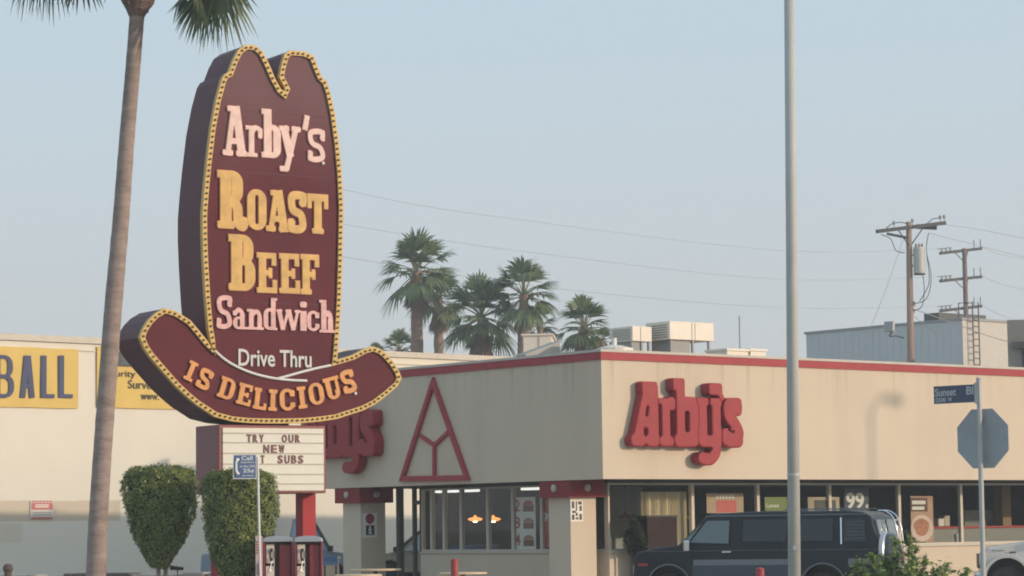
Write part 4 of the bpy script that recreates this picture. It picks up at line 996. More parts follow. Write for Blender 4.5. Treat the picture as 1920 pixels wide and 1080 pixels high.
rg2 = np.random.default_rng(11); t0 = np.array([b1.x, b1.y, b1.z])
for px, py, dx, dz, L, cl in ((372, -22, .3, -1, .9, .1), (388, -34, .10, -1, 1.15, .15), (345, -18, -.3, -1, .55, .1), (405, -38, .05, -1, 1.15, .1), (385, -16, -.1, -1, .85, .1), (420, -36, -.15, -1, 1.0, .1), (150, -62, -.1, -1, .74, .1), (92, -110, -.1, -1, 1.2, .1), (66, -112, -.1, -1, 1.25, .1)):
    hub = fan_at(px, py, 47 + rg2.uniform(-.4, .4)); stalk(st, t0, hub, .03, .018, .25)
    lf = ([], []); strips(lf, hub, np.array([dx, rg2.uniform(-.3, .3), dz]), L, 30, 1.15, .25, .032, rg2, cl); np_raw('hanging_leaf', lf, palm_green, pp)
np_raw('leaf_stalk', st, stalk_m, pp)
palm_crown(pp, t0 + np.array([0, 0, .35]), 1.9, 22, rg2, palm_green, lo=22, skirt=False)
# background palms: px, crown centre y, crown radius px, trunk px width, Y, label
for (px, py, rp, tw, Y, nf, lab) in ((781, 508, 64, 24, 140, 34, 'tallest far palm with a pink brown trunk, left end of the palm group'),
        (822, 560, 52, 20, 146, 26, 'narrow drooping far palm just right of the tallest one'),
        (902, 592, 70, 22, 138, 40, 'broad low far palm in the middle of the group'),
        (982, 552, 60, 22, 136, 32, 'second tallest far palm with bare stalks at its right'),
        (1095, 612, 52, 22, 130, 34, 'round low far palm at the right end, left of the roof units'),
        (1012, 610, 34, 14, 142, 16, 'small drooping far palm low beside the second tallest'),
        (748, 655, 34, 12, 150, 18, 'small low far palm left of the tallest palm trunk'),
        (704, 662, 20, 10, 155, 12, 'tiny dark far palm just over the hat sign brim tip'),
        (1128, 640, 26, 12, 128, 12, 'small low palm between the round palm and roof units')):
    base = foot(px + (3 if px != 982 else -7), Y, 1000); r = thing('fan_palm', lab, 'palm tree', base, 'palms behind the restaurant')
    c = atY(px, py, Y) - base; R = rp / F_PX * Y * 1.33; tr = tw / 2 / F_PX * Y
    palm_trunk(r, [(0, 0, 0), (c.x * .3, 0, c.z * .4), (c.x * .8, 0, c.z * .8), (c.x, c.y, c.z)], [tr * 1.1, tr, tr * .95, tr * .75], trunk_far, rg, 40, .05)
    palm_crown(r, (c.x, c.y, c.z), R, int(nf * (.75 if rp > 40 else 1.1)), rg, palm_far, lo=-38, fan=.56, nb=18, skirt=True, stiff=.45, spread=1.25)
def leaf_cloud(P, N, size, rng, elong=1.6):
    """one small quad leaf per point, roughly facing N"""
    n = len(P); d = N + rng.normal(0, .55, (n, 3)); d /= np.linalg.norm(d, axis=1)[:, None]
    a = np.cross(d, rng.normal(0, 1, (n, 3))); a /= np.linalg.norm(a, axis=1)[:, None]; b = np.cross(d, a)
    s = size * rng.uniform(.6, 1.3, (n, 1)); V = np.stack([P - a * s * elong, P + b * s * .6, P + a * s * elong, P - b * s * .6], 1).reshape(-1, 3)
    return V, np.arange(4 * n).reshape(-1, 4)
top_m = leaf_mat('clipped_leaf', (.085, .125, .028), (.30, .33, .095), .5, .15)
core_m = mat('twig_core', (.035, .035, .018), .95, var=.3, vscale=6, bump=.5, bscale=20); stem_m = mat('pale_stem', (.30, .25, .21), .9, var=.2, vscale=6)
def topiary(pxc, Y, prof, label, seed, stem):
    """prof: (py, half width px) down the clipped crown"""
    rng = np.random.default_rng(seed); base = foot(pxc, Y, 1000); r = thing('clipped_bush', label, 'clipped bush', base, 'clipped bushes along the planter')
    k = Y / F_PX; zz = np.array([(atY(pxc, py, Y)).z for py, _ in prof]); rr = np.array([w * k for _, w in prof])
    n = 15000; u = rng.random(n); zmin, zmax = zz.min(), zz.max()
    zs = rng.uniform(zmin, zmax, n * 2); w = np.interp(-zs, -zz, rr); keep = rng.random(n * 2) < w / rr.max(); zs = zs[keep][:n]; w = w[keep][:n]; m_ = len(zs)
    a = rng.uniform(0, 2 * math.pi, m_); lump = 1 + .05 * np.sin(3 * a + zs * 4) + .05 * np.sin(7 * a - zs * 9) + .035 * np.sin(13 * a + zs * 17) + rng.normal(0, .025, m_)
    dep = 1 - np.abs(rng.normal(0, .05, m_)); rad = w * lump * dep
    P = np.stack([rad * np.cos(a), rad * np.sin(a), zs], 1); N = np.stack([np.cos(a), np.sin(a), np.full(m_, .35)], 1)
    nt_ = 2600; rt = rr[1] * np.sqrt(rng.random(nt_)); at_ = rng.uniform(0, 6.283, nt_); edge = (rt / rr[1]) ** 4
    P2 = np.stack([rt * np.cos(at_), rt * np.sin(at_), zmax - (zmax - zz[1]) * edge + rng.normal(0, .02, nt_) + .05 * np.sin(5 * at_ + rt * 9)], 1); N2 = np.tile([0, 0, 1.0], (nt_, 1))
    nw = 900; aw = rng.uniform(0, 6.283, nw); zw = rng.uniform(zmin + .2 * (zmax - zmin), zmax, nw); ww = np.interp(-zw, -zz, rr) * rng.uniform(1.0, 1.10, nw)     # stray shoots
    P3 = np.stack([ww * np.cos(aw), ww * np.sin(aw), zw + rng.uniform(0, .05, nw) * (zw > zmax - .15)], 1); N3 = rng.normal(0, 1, (nw, 3))
    V, Fc = leaf_cloud(np.concatenate([P, P2, P3]), np.concatenate([N, N2, N3]), .021, rng)
    raw('crown', V, Fc, top_m, r)
    mb = MB(); mb.lathe([(float(np.interp(-z, -zz, rr)) * .86 + .001, float(z)) for z in np.linspace(zmin + .02, zmax - .07, 14)], n=20); mb.build('branch_core', core_m, r, smooth=True)
    mb = MB(); z0 = zmin + .15
    for (dx, dy) in stem: mb.tube([(dx, dy, 0), (dx * .6, dy * .6, z0 * .5), (dx * 1.2 + .03, dy, z0 + .15)], [.055, .045, .035], 8)
    mb.build('stem', stem_m, r, smooth=True)
topiary(300, 49.5, ((879, 52), (889, 64), (905, 67.5), (940, 66), (975, 58), (1005, 48), (1030, 36), (1050, 25), (1066, 14)), 'green clipped bush left of the letter board, tapering to a bare pale stem', 1, ((-.05, 0), (.10, .03)))
topiary(449, 48.6, ((886, 50), (896, 64), (915, 68), (955, 68), (990, 63), (1020, 57), (1045, 50), (1070, 40), (1100, 28)), 'green clipped bush in front of the letter board behind the phone sign', 2, ((-.04, 0), (.06, .03)))
# loose shrub low on the right
shr_m = leaf_mat('shrub_leaf', (.06, .11, .025), (.28, .35, .09), .45, .25)
rng = np.random.default_rng(21); base = foot(1690, 44, 1000); r = thing('leafy_shrub', 'bright green leafy shrub with ragged shoots in front of the van rear', 'shrub', base)
k = 44 / F_PX; P, N, tw = [], [], MB()
for (dx, py, n) in [(-88, 1062, 7), (-60, 1036, 8), (-34, 1040, 8), (-5, 1012, 10), (8, 1006, 8), (30, 1026, 9), (52, 1044, 8), (80, 1062, 6), (-20, 1050, 9), (20, 1050, 9), (-70, 1068, 8), (60, 1066, 8), (100, 1070, 5), (115, 1068, 7), (90, 1058, 6), (-82, 1050, 7), (0, 1070, 9), (-100, 1076, 5), (40, 1076, 9), (-45, 1074, 9)]:
    tip = np.array([dx * k, rng.uniform(-.5, .5), atY(1690, py, 44).z]); root = np.array([dx * k * .3, tip[1] * .3, 0.05])
    mid_ = (root + tip) / 2 + np.array([0, 0, .12]); tw.tube([root, mid_, tip], [.014, .009, .004], 5)
    for s_ in range(n * 17):
        t = rng.uniform(.25, 1.0); c = (1 - t) ** 2 * root + 2 * t * (1 - t) * mid_ + t * t * tip; o_ = rng.normal(0, 1, 3); o_ /= np.linalg.norm(o_); q = rng.uniform(.02, .17) * (1.25 - .5 * t)
        P.append(c + o_ * q); N.append(o_ + np.array([0, 0, .8]))
V, Fc = leaf_cloud(np.array(P), np.array(N), .043, rng, 1.5)
raw('foliage', V, Fc, shr_m, r); tw.build('stem', mat('shrub_twig', (.12, .09, .05), .9), r)

# dark potted shrub beside the waste cabinet
pb_ = BM @ Vector((bU(1193, 1000, RV - .45)[0], RV - .45, 0)); r = thing('potted_shrub', 'dark potted shrub between the corner pillar and the maroon cabinet', 'potted shrub', pb_)
n_ = 1500; q = rng.normal(0, 1, (n_, 3)); q /= np.linalg.norm(q, axis=1)[:, None]; rad_ = rng.random((n_, 1)) ** .4
V, Fc = leaf_cloud(q * rad_ * np.array([.24, .22, .42]) * (1 + .25 * np.sin(4 * q[:, :1] + 3 * q[:, 2:])) + np.array([0, 0, 1.42]), q, .035, rng)
raw('foliage', V, Fc, leaf_mat('dark_leaf', (.012, .022, .010), (.04, .055, .022)), r)
m = MB(); m.lathe([(.15, 0), (.22, .42), (.24, .45)], n=16); m.build('pot', mat('dark_pot', (.05, .04, .035), .7), r); m = MB(); m.tube([(0, 0, .4), (.03, 0, .8), (0, .02, 1.3)], .03, 6); m.build('stem', mat('dark_stem', (.08, .06, .04), .9), r)

# ================================================================ planter, hydrant post, spot lamp
pl0, pl1 = foot(-60, 56, 1075), foot(430, 54.0, 1075); PM = frame(pl0, pl1 - pl0); PL = (pl1 - pl0).length; ztop = atY(150, 1077, 55).z
pw = thing('planter_wall', 'low rough stone planter wall with pale flat stones under the palm and bushes', 'planter wall', PM)
m = MB(); m.box(0, PL, 0, .5, 0, ztop - .12); m.build('wall', mat('dark_stone', (.10, .09, .08), .95, var=.4, vscale=3, bump=.6, bscale=20), pw)
m = MB(); x = 0.0; rr = random.Random(3); m2 = MB()
while x < PL - .4:
    w = rr.uniform(.25, .75); h = rr.uniform(.04, .11); (m if rr.random() < .55 else m2).box(x, x + w - rr.uniform(.02, .1), -.03 - rr.random() * .04, .5, ztop - .118, ztop - .12 + h + .04); x += w
m.build('capstone', mat('dark_capstone', (.12, .10, .09), .95, var=.35, vscale=5), pw, bevel=.03); m2.build('pale_capstone', mat('pale_capstone', (.36, .33, .30), .9, var=.2, vscale=5), pw, bevel=.03)
hb = foot(15, 52, 1070); hz = atY(15, 1057, 52).z; r = thing('stand_pipe', 'squat brown standpipe post with rounded cap at the left edge', 'standpipe', hb)
hm = mat('standpipe_brown', (.13, .085, .075), .8, var=.3, vscale=8)
m = MB(); m.lathe([(.075, 0), (.075, hz - .16)], n=14); m.build('post', hm, r); m = MB(); m.lathe([(.075, hz - .158), (.10, hz - .13), (.10, hz - .06), (.07, hz - .015), (.02, hz)], n=14); m.build('cap', hm, r, smooth=True)
fb_ = foot(333, 50, 1070); fz = atY(333, 1068, 50).z; r = thing('spot_lamp', 'small black garden spot lamp on a stake right of the left bush', 'spot lamp', fb_)
m = MB(); m.tube([(0, 0, 0), (0, 0, fz)], .014, 6); m.build('stake', black, r); m = MB(); m.tube([(-.11, .02, fz + .035), (.11, -.03, fz + .015)], [.045, .03], 10); m.build('head', black, r)
m = MB(); m.tube([(-.135, .026, fz + .037), (-.11, .02, fz + .035)], [.05, .047], 10); m.build('rim', mat('dark_rim', (.06, .055, .05), .5), r)

# ================================================================ pay phones
kred = mat('kiosk_red', (.24, .020, .026), .4, var=.12, vscale=4, coat=.2); steel = mat('brushed_steel', (.48, .49, .52), .35, .7); beige = mat('phone_plate', (.74, .67, .58), .45, var=.06); kdark = mat('kiosk_grey', (.07, .075, .09), .5)
def kiosk(pxa, pxb, label, side):
    Y = 47.9; a = foot(pxa, Y, 1030); w = (pxb - pxa) / F_PX * Y; zt = atY(pxa, 1005, Y).z; M = frame(a, Vector((1, .12, 0)))
    r = thing('pay_phone', label, 'pay phone', M, 'red pay phone booths')
    m = MB(); m.box(w * .12, w * .88, .12, .38, 0, .55); m.build('pedestal', kred, r, bevel=.01)
    m = MB(); m.box(0, w, .40, .44, .55, zt - .03); m.box(0, .035, -.05, .399, .55, zt - .12); m.box(w - .035, w, -.05, .399, .55, zt - .12); m.box(.036, w - .036, -.02, .399, .55, .60); m.build('shell', kred, r, bevel=.006)
    m = MB(); n_ = 8
    m.prism([(0, 0)] and [(w * .5 + (w * .52) * math.cos(math.pi * q / n_), zt - .11 + .11 * math.sin(math.pi * q / n_) ** .5) for q in range(n_ + 1)], -.08, .46); m.build('hood', steel, r, bevel=.01)
    px_ = w * .10
    m = MB(); m.box(px_, px_ + w * .28, .04, .398, zt - .50, zt - .15); m.build('phone_plate', beige, r, bevel=.01)
    m = MB(); m.tube([(px_ + w * .20, .02, zt - .24), (px_ + w * .14, -.015, zt - .31), (px_ + w * .14, -.015, zt - .39), (px_ + w * .20, -.0, zt - .45)], [.028, .02, .02, .028], 8); m.build('handset', black, r, smooth=True)
    m = MB(); m.tube([(px_ + w * .20, -.0, zt - .45), (px_ + w * .12, -.03, zt - .62), (px_ + w * .24, .0, zt - .66), (px_ + w * .28, .03, zt - .5)], .008, 6); m.build('cord', steel, r)
    m = MB()
    for i in range(3):
        for j in range(4): m.box(px_ + w * (.24 + .035 * i), px_ + w * (.265 + .035 * i), .03, .039, zt - .30 - .035 * j, zt - .278 - .035 * j)
    m.build('keypad', kdark, r)
    m = MB(); m.box(px_, px_ + w * .28, .06, .399, .62, zt - .55); m.build('lower_panel', beige, r)
    m = MB(); m.box(w * .54, w * .93, .02, .399, .62, zt - .16); m.build('side_cover', kred, r, bevel=.02)
    if side:
        m = MB(); m.box(-.135, -.008, -.07, -.04, .6, zt + .0); m.build('side_panel', mat('sign_pink_white', (.56, .40, .40), .5, var=.1), r)
        m = MB(); m.tube([(-.045, -.08, zt - .46), (-.085, -.08, zt - .53), (-.085, -.08, zt - .66), (-.045, -.08, zt - .73)], [.022, .014, .014, .022], 6); m.build('phone_symbol', rl, r)
        m = MB(); 
        for k_ in range(5): m.box(-.12, -.03, -.076, -.07, zt - .12 - .05 * k_, zt - .095 - .05 * k_)
        m.build('panel_stripe', rl, r)
kiosk(493, 549, 'red pay phone booth beside the narrow pictogram panel, in front of the bush', True); kiosk(552, 604, 'red pay phone booth in front of the red sign pole', False)
# phone sign on a thin pole
Y = 47.5; b = foot(487.5, Y, 1040); PS = frame(b, Vector((1, .1, 0))); r = thing('phone_sign', 'blue and white pay phone sign on a thin white pole beside the bush', 'sign', PS)
m = MB(); x0, z0 = loc(PS, 483, 857); x1, z1 = loc(PS, 488, 1075); m.tube([(x0, .02, z0), (x1, .02, z1), (x1 + .01, .02, 0)], .022, 8); m.build('pole', mat('pole_white', (.70, .68, .64), .5), r)
x0, x1, z0, z1 = pbox(PS, 437, 481, 852, 898); m = MB(); m.box(x0, x1, -.02, -.002, z0, z1); m.build('plate', mat('sign_blue', (.10, .15, .30), .45), r, bevel=.006)
m = MB(); e = .014
m.box(x0, x1, -.024, -.0205, z0, z0 + e); m.box(x0, x1, -.024, -.0205, z1 - e, z1); m.box(x0, x0 + e, -.024, -.0205, z0 + e, z1 - e); m.box(x1 - e, x1, -.024, -.0205, z0 + e, z1 - e); m.build('white_rim', white, r)
W_, H_ = x1 - x0, z1 - z0
m = MB(); P = [(x0 + W_ * q[0], -.028, z0 + H_ * q[1]) for q in ((.22, .84), (.13, .70), (.13, .34), (.22, .17))]; m.tube(P, [.034, .022, .022, .034], 8); m.build('handset_symbol', white, r, smooth=True)
for t, a, b_, c, d in (('Call', .36, .84, .76, .94), ('Anywhere', .32, .92, .62, .72), ('in the USA', .30, .94, .47, .57), ('25¢', .42, .90, .22, .42), ('per minute', .40, .88, .09, .17)):
    m = MB(); sans(m, t, x0 + W_ * a, x0 + W_ * b_, z0 + H_ * c, z0 + H_ * d, -.0205, .004, .02); m.build('lettering', white, r)

# ================================================================ patio tables, bollards, low wall
wood = mat('table_top', (.72, .53, .35), .6, var=.12, vscale=3)
def table(px, py, w_px, Y, label):
    c = foot(px, Y, py); z = atY(px, py, Y).z; R = w_px / 2 / F_PX * Y; r = thing('patio_table', label, 'table', c, 'round patio tables')
    m = MB(); m.lathe([(R - .02, z - .045), (R, z - .035), (R, z - .01), (R - .015, z)], n=28); m.build('table_top', wood, r, smooth=False)
    m = MB(); m.tube([(0, 0, 0), (0, 0, z - .046)], .05, 10); m.lathe([(.3, 0), (.28, .05), (.06, .08)], n=16); m.build('pedestal', bronze, r)
    for q in range(4):
        a = q * math.pi / 2 + .5; m = MB(); m.lathe([(.17, z - .30), (.17, z - .27)], (math.cos(a) * (R + .25), math.sin(a) * (R + .25), 0), 14); m.bar((math.cos(a) * .05, math.sin(a) * .05, z - .45), (math.cos(a) * (R + .25), math.sin(a) * (R + .25), z - .31), .04); m.build('stool', wood, r)
table(704, 1066.5, 96, 61, 'round tan patio table in front of the left pillar'); table(672, 1077, 88, 54.5, 'round tan patio table lowest in view, nearest the pay phones'); table(868, 1073, 90, 57, 'round tan patio table behind the red bollard'); table(470, 1070, 40, 56, 'small tan patio table mostly hidden behind the pay phones')
def bollard(px, py, Y, wpx, label):
    c = foot(px, Y, py); z = atY(px, py, Y).z; R = wpx / 2 / F_PX * Y; r = thing('bollard', label, 'bollard', c, 'red bollards'); bmat = mat('bollard_red', (.36, .045, .045), .5, var=.15, vscale=6)
    m = MB(); m.lathe([(R, 0), (R, z - R * .7)], n=16); m.build('post', bmat, r, smooth=False); m = MB(); m.lathe([(R * 1.02, z - R * .69), (R * .95, z - R * .35), (R * .6, z - R * .08), (.01, z)], n=16); m.build('cap', bmat, r, smooth=True)
bollard(852, 1047, 54.5, 14, 'dull red bollard in front of the round table below the side windows'); bollard(1425, 1064, 46, 16, 'red bollard in front of the dark van')
lw = frame(foot(588, 63, 1045), Vector((1, .25, 0))); zl = atY(610, 1044, 63).z
plain('low_block_wall', 'low tan block wall beside the left pillar behind the tables', 'low wall', [('wall', mat('peach_block', (.56, .42, .30), .85, var=.12), [(0, .62, 0, .2, 0, zl - .06)]), ('cap', wood, [(-.03, .65, -.03, .23, zl - .058, zl)])], lw)
plain('blue_bench', 'small blue bench in front of the low tan block wall', 'bench', [('seat', blue_v, [(0, .34, 0, .3, .82, .92)]), ('backrest', blue_v, [(0, .34, .25, .3, .922, 1.02)]), ('support', black, [(.02, .06, .02, .28, 0, .818), (.28, .32, .02, .28, 0, .818)])], frame(foot(606, 61, 1055), Vector((1, .1, 0))))

# ================================================================ vehicles
tyre = mat('tyre_rubber', (.025, .025, .026), .9); chrome = mat('chrome', (.75, .75, .76), .12, 1.0); dglass = mat('dark_vehicle_glass', (.012, .014, .018), .06, spec=.6); lglass = mat('pale_vehicle_glass', (.10, .13, .14), .08, spec=.9)
def wheel(parent, x, y, R, w=.22):
    m = MB(); m.lathe([(R * .62, -w / 2), (R * .92, -w / 2), (R, -w / 2 + .04), (R, w / 2 - .04), (R * .92, w / 2), (R * .62, w / 2)], n=28); o = m.build('wheel', tyre, parent, M=Matrix.Translation((x, y, R)) @ Matrix.Rotation(math.pi / 2, 4, 'X'))
    m = MB(); m.lathe([(R * .60, -w / 2 + .02), (R * .58, w / 2 - .03), (R * .25, w / 2 - .06), (R * .18, w / 2 - .01), (R * .05, w / 2)], n=20); m.build('rim', chrome, o)
    m = MB(); m.lathe([(R * .60, -w / 2 + .03), (R * .25, -w / 2 + .05), (R * .05, -w / 2 + .01)], n=20); m.build('rim', chrome, o)
def arch(cx, r, z0, n=9): return [(cx + r * math.cos(math.pi * q / n), z0 + r * math.sin(math.pi * q / n)) for q in range(n + 1)]
def shell(parent, name, prof, hw_fn, m, bevel=.03):
    """side outline (x, z) skinned across the width; half width depends on height"""
    V = [(x, -hw_fn(z), z) for x, z in prof] + [(x, hw_fn(z), z) for x, z in prof]; n = len(prof); b = bmesh.new()
    vv = [b.verts.new(v) for v in V]
    b.faces.new(vv[:n]); b.faces.new(vv[n:][::-1])
    for i in range(n): j = (i + 1) % n; b.faces.new((vv[j], vv[i], vv[n + i], vv[n + j]))
    bmesh.ops.recalc_face_normals(b, faces=b.faces); bmesh.ops.triangulate(b, faces=[f for f in b.faces if len(f.verts) > 4])
    me = bpy.data.meshes.new(name); b.to_mesh(me); b.free(); me.materials.append(m)
    o = bpy.data.objects.new(name, me); col.objects.link(o); o.parent = parent
    if bevel: q = o.modifiers.new('bevel', 'BEVEL'); q.width = bevel; q.segments = 3; q.limit_method = 'ANGLE'; q.angle_limit = R_(38)
    return o
def side_panel(parent, name, quad, hw_fn, m, side=-1, proud=.006, th=.012):
    """polygon (x, z) laid on the body side, following its tumblehome"""
    n = len(quad); b = MB(); V = [(x, side * (hw_fn(z) + proud), z) for x, z in quad] + [(x, side * (hw_fn(z) - th), z) for x, z in quad]
    b.add(V, [tuple(range(n)), tuple(range(2 * n - 1, n - 1, -1))] + [((k + 1) % n, k, n + k, n + (k + 1) % n) for k in range(n)]); return b.build(name, m, parent)
# --- dark van: x forward along its length (front at x = 0 on the left, rear at x = VL), y = width, near side is -y
VL, VA = 4.85, R_(20.5)
rear = foot(1650, 49, 1030); vx = Vector((math.cos(VA), -math.sin(VA), 0)); front = rear - vx * VL
VM = frame(front, vx) @ Matrix.Translation((0, 1.0, 0))
van = thing('parked_van', 'dark blue conversion van with side stripe, rear ladder and covered spare wheel', 'van', VM)
vpaint = mat('van_blue', (.009, .011, .018), .38, var=.15, coat=.08, spec=.35); vlow = mat('van_lower_blue', (.045, .06, .085), .35, coat=.2); vstripe = mat('van_stripe', (.17, .18, .20), .4); 
def hwv(z): return 1.0 if z < 1.2 else 1.0 - .16 * (z - 1.2) / .77
vp = [(.02, .45), (.0, .62), (.02, 1.02), (.10, 1.13), (.45, 1.20), (.92, 1.25), (1.42, 1.78), (1.60, 1.84), (2.4, 1.875), (4.2, 1.87), (4.5, 1.84), (4.68, 1.75), (4.80, 1.35), (4.85, 1.15), (4.85, .45)] + arch(3.75, .43, .45) + arch(.72, .43, .45)
vp = vp[:15] + arch(3.75, .42, .45) + arch(.72, .42, .45)
shell(van, 'body', vp, hwv, vpaint, .05)
side_panel(van, 'front_window', [(1.16, 1.30), (1.92, 1.27), (1.92, 1.71), (1.48, 1.71)], hwv, lglass); side_panel(van, 'quarter_glass', [(.98, 1.28), (1.12, 1.29), (1.38, 1.66)], hwv, lglass)
side_panel(van, 'side_window', [(2.20, 1.30), (3.05, 1.30), (3.05, 1.72), (2.20, 1.72)], hwv, dglass); side_panel(van, 'side_window', [(3.20, 1.30), (3.95, 1.30), (3.95, 1.72), (3.20, 1.72)], hwv, dglass)
lw_ = side_panel(van, 'louvred_window', [(4.16, 1.28), (4.60, 1.28), (4.50, 1.71), (4.14, 1.71)], hwv, dglass)
for k in range(6): z = 1.32 + .063 * k; side_panel(lw_, 'louvre_slat', [(4.20, z), (4.55, z), (4.54, z + .04), (4.20, z + .04)], hwv, mat('slat_grey', (.05, .055, .06), .4), proud=.022)
for pts in ([(4.10, 1.24), (4.13, 1.24), (4.11, 1.74), (4.08, 1.74)],): side_panel(van, 'window_trim', pts, hwv, chrome, proud=.01)
side_panel(van, 'drip_rail', [(1.45, 1.785), (4.55, 1.785), (4.55, 1.81), (1.45, 1.81)], hwv, mat('rail_dull', (.12, .13, .15), .35, .5), proud=.02)
side_panel(van, 'belt_line', [(.3, 1.13), (4.8, 1.13), (4.8, 1.145), (.3, 1.145)], hwv, mat('belt_trim', (.10, .11, .13), .3, .5), proud=.01)
side_panel(van, 'side_stripe', [(1.22, .86), (3.26, .86), (3.26, .97), (1.22, .97)], hwv, vstripe, proud=.008); side_panel(van, 'side_stripe', [(4.24, .86), (4.83, .86), (4.83, .97), (4.24, .97)], hwv, vstripe, proud=.008)
side_panel(van, 'lower_side', [(1.20, .47), (3.28, .47), (3.28, .855), (1.20, .855)], hwv, vlow, proud=.006)
side_panel(van, 'front_door_seam', [(2.02, .5), (2.035, .5), (2.035, 1.85), (2.02, 1.85)], hwv, black, proud=.002)
side_panel(van, 'front_door_seam', [(1.08, .5), (1.095, .5), (1.12, 1.24), (1.105, 1.24)], hwv, black, proud=.002)
m = MB(); m.box(1.80, 1.98, -1.035, -1.008, 1.10, 1.13); m.build('door_handle', chrome, van)
m = MB(); m.box(1.12, 1.2, -1.18, -1.0, 1.18, 1.21); m.box(1.10, 1.22, -1.26, -1.18, 1.14, 1.34); m.build('side_mirror', chrome, van, bevel=.02)
m = MB(); m.box(.12, .30, -1.012, -1.0, .86, .91); m.build('side_marker', mat('marker_red', (.40, .06, .04), .3), van)
for y in (-.75, .75): m = MB(); m.box(-.02, .03, y - .16, y + .16, .70, .88); m.build('headlight', mat('headlight_glass', (.6, .6, .58), .1), van)
m = MB(); m.box(-.10, .0, -.98, .98, .42, .56); m.build('front_bumper', chrome, van, bevel=.03); m = MB(); m.box(4.855, 4.97, -.98, .98, .42, .56); m.build('rear_bumper', chrome, van, bevel=.03)
def rx(z): return np.interp(z, [1.15, 1.35, 1.83], [4.85, 4.80, 4.70])
for y0, y1 in ((-.80, -.06), (.06, .80)):
    m = MB(); m.add([(rx(z) + d, y, z) for d in (.012, -.02) for y, z in ((y0, 1.30), (y1, 1.30), (y1 * .95, 1.69), (y0 * .95, 1.69))], [(0, 1, 2, 3), (7, 6, 5, 4), (0, 4, 5, 1), (1, 5, 6, 2), (2, 6, 7, 3), (3, 7, 4, 0)]); m.build('rear_window', lglass, van)
for y in (-.90, .90): m = MB(); m.box(4.845, 4.875, y - .06, y + .06, .80, 1.10); m.build('tail_light', mat('tail_red', (.35, .03, .03), .25), van)
RM = Matrix.Translation((4.98, -.88, 1.07)) @ Matrix.Rotation(math.pi / 2, 4, 'Y')
m = MB(); m.lathe([(.36, -.10), (.375, -.05), (.375, .08), (.33, .16), (.2, .19)], n=32); sp = m.build('spare_wheel', mat('spare_cover', (.05, .055, .07), .3, coat=.3), van, M=RM)
m = MB(); m.lathe([(.36, -.115), (.40, -.09), (.40, -.02), (.377, .0)], n=32); m.build('chrome_ring', mat('dull_chrome', (.50, .51, .53), .38, .6), sp)
for yy in (.18, .58):
    m = MB(); m.tube(spline([(4.56, yy, 1.86), (4.70, yy, 1.85), (4.84, yy, 1.74), (4.92, yy, 1.5), (4.96, yy, 1.1), (4.97, yy, .7)], 5), .017, 8); m.build('ladder_rail', chrome, van, smooth=True)
for z in (.8, 1.1, 1.4, 1.68): x = np.interp(z, [.7, 1.1, 1.5, 1.9], [4.97, 4.96, 4.90, 4.80]); m = MB(); m.tube([(x, .18, z), (x, .58, z)], .013, 8); m.build('ladder_rung', chrome, van)
m = MB(); m.box(2.9, 4.45, -.55, -.50, 1.895, 1.915); m.box(2.9, 4.45, .50, .55, 1.895, 1.915); m.build('roof_rack', mat('rack_grey', (.2, .21, .23), .4, .5), van)
for x in (.72, 3.75):
    for y in (-.86, .86): wheel(van, x, y, .36)
    side_panel(van, 'wheel_trim', [(x + .42 * math.cos(a), .45 + .42 * math.sin(a)) for a in [math.pi * q / 14 for q in range(15)]] + [(x + .45 * math.cos(a), .45 + .45 * math.sin(a)) for a in [math.pi * q / 14 for q in range(14, -1, -1)]], hwv, mat('trim_dull', (.16, .17, .19), .35, .6), proud=.01)
m = MB(); m.box(.2, 4.7, -.70, .70, .30, 1.0); m.build('chassis', black, van)
# --- white pickup at the right edge, front at x = 0
tf = foot(1838, 52, 1060); tx = Vector((math.cos(R_(8)), -math.sin(R_(8)), 0)); TM = frame(tf, tx) @ Matrix.Translation((0, .95, 0))
tr = thing('pickup_truck', 'white pickup truck whose front fender and wheel arch enter at the right edge', 'pickup truck', TM)
tpaint = mat('truck_white', (.62, .59, .55), .35, coat=.3, var=.04)
def hwt(z): return .95 if z < 1.1 else .95 - .14 * (z - 1.1) / .75
tpz = [(.05, .5), (.0, .75), (.06, 1.0), (.16, 1.11), (.75, 1.19), (1.35, 1.25), (1.95, 1.80), (2.15, 1.86), (3.1, 1.86), (3.35, 1.78), (3.5, 1.22), (3.55, 1.15), (5.3, 1.15), (5.33, .5)] + arch(4.35, .43, .5) + arch(.52, .41, .5)
shell(tr, 'body', tpz, hwt, tpaint, .05)
side_panel(tr, 'door_window', [(1.62, 1.28), (2.5, 1.26), (2.5, 1.74), (2.02, 1.74)], hwt, dglass); side_panel(tr, 'rear_side_window', [(2.6, 1.26), (3.3, 1.26), (3.2, 1.72), (2.6, 1.74)], hwt, dglass)
for x in (.52, 4.35):
    for y in (-.82, .82): wheel(tr, x, y, .37)
    side_panel(tr, 'wheel_lip', [(x + .41 * math.cos(a), .5 + .41 * math.sin(a)) for a in [math.pi * q / 14 for q in range(15)]] + [(x + .47 * math.cos(a), .5 + .47 * math.sin(a)) for a in [math.pi * q / 14 for q in range(14, -1, -1)]], hwt, tpaint, proud=.03)
m = MB(); m.box(.58, .70, -.966, -.952, 1.005, 1.03); m.build('fender_badge', black, tr)
m = MB()
for k in range(5): m.box(.24 + .05 * k, .27 + .05 * k, -.962, -.952, 1.045, 1.065)
m.build('fender_lettering', mat('badge_grey', (.25, .24, .23), .5), tr)
for y in (-.72, .72): m = MB(); m.box(-.01, .06, y - .18, y + .18, .78, .98); m.build('headlight', MATS['headlight_glass'], tr)
m = MB(); m.box(-.12, .04, -.93, .93, .45, .62); m.build('front_bumper', chrome, tr, bevel=.03); m = MB(); m.box(-.02, .03, -.5, .5, .7, .98); m.build('grille', black, tr)
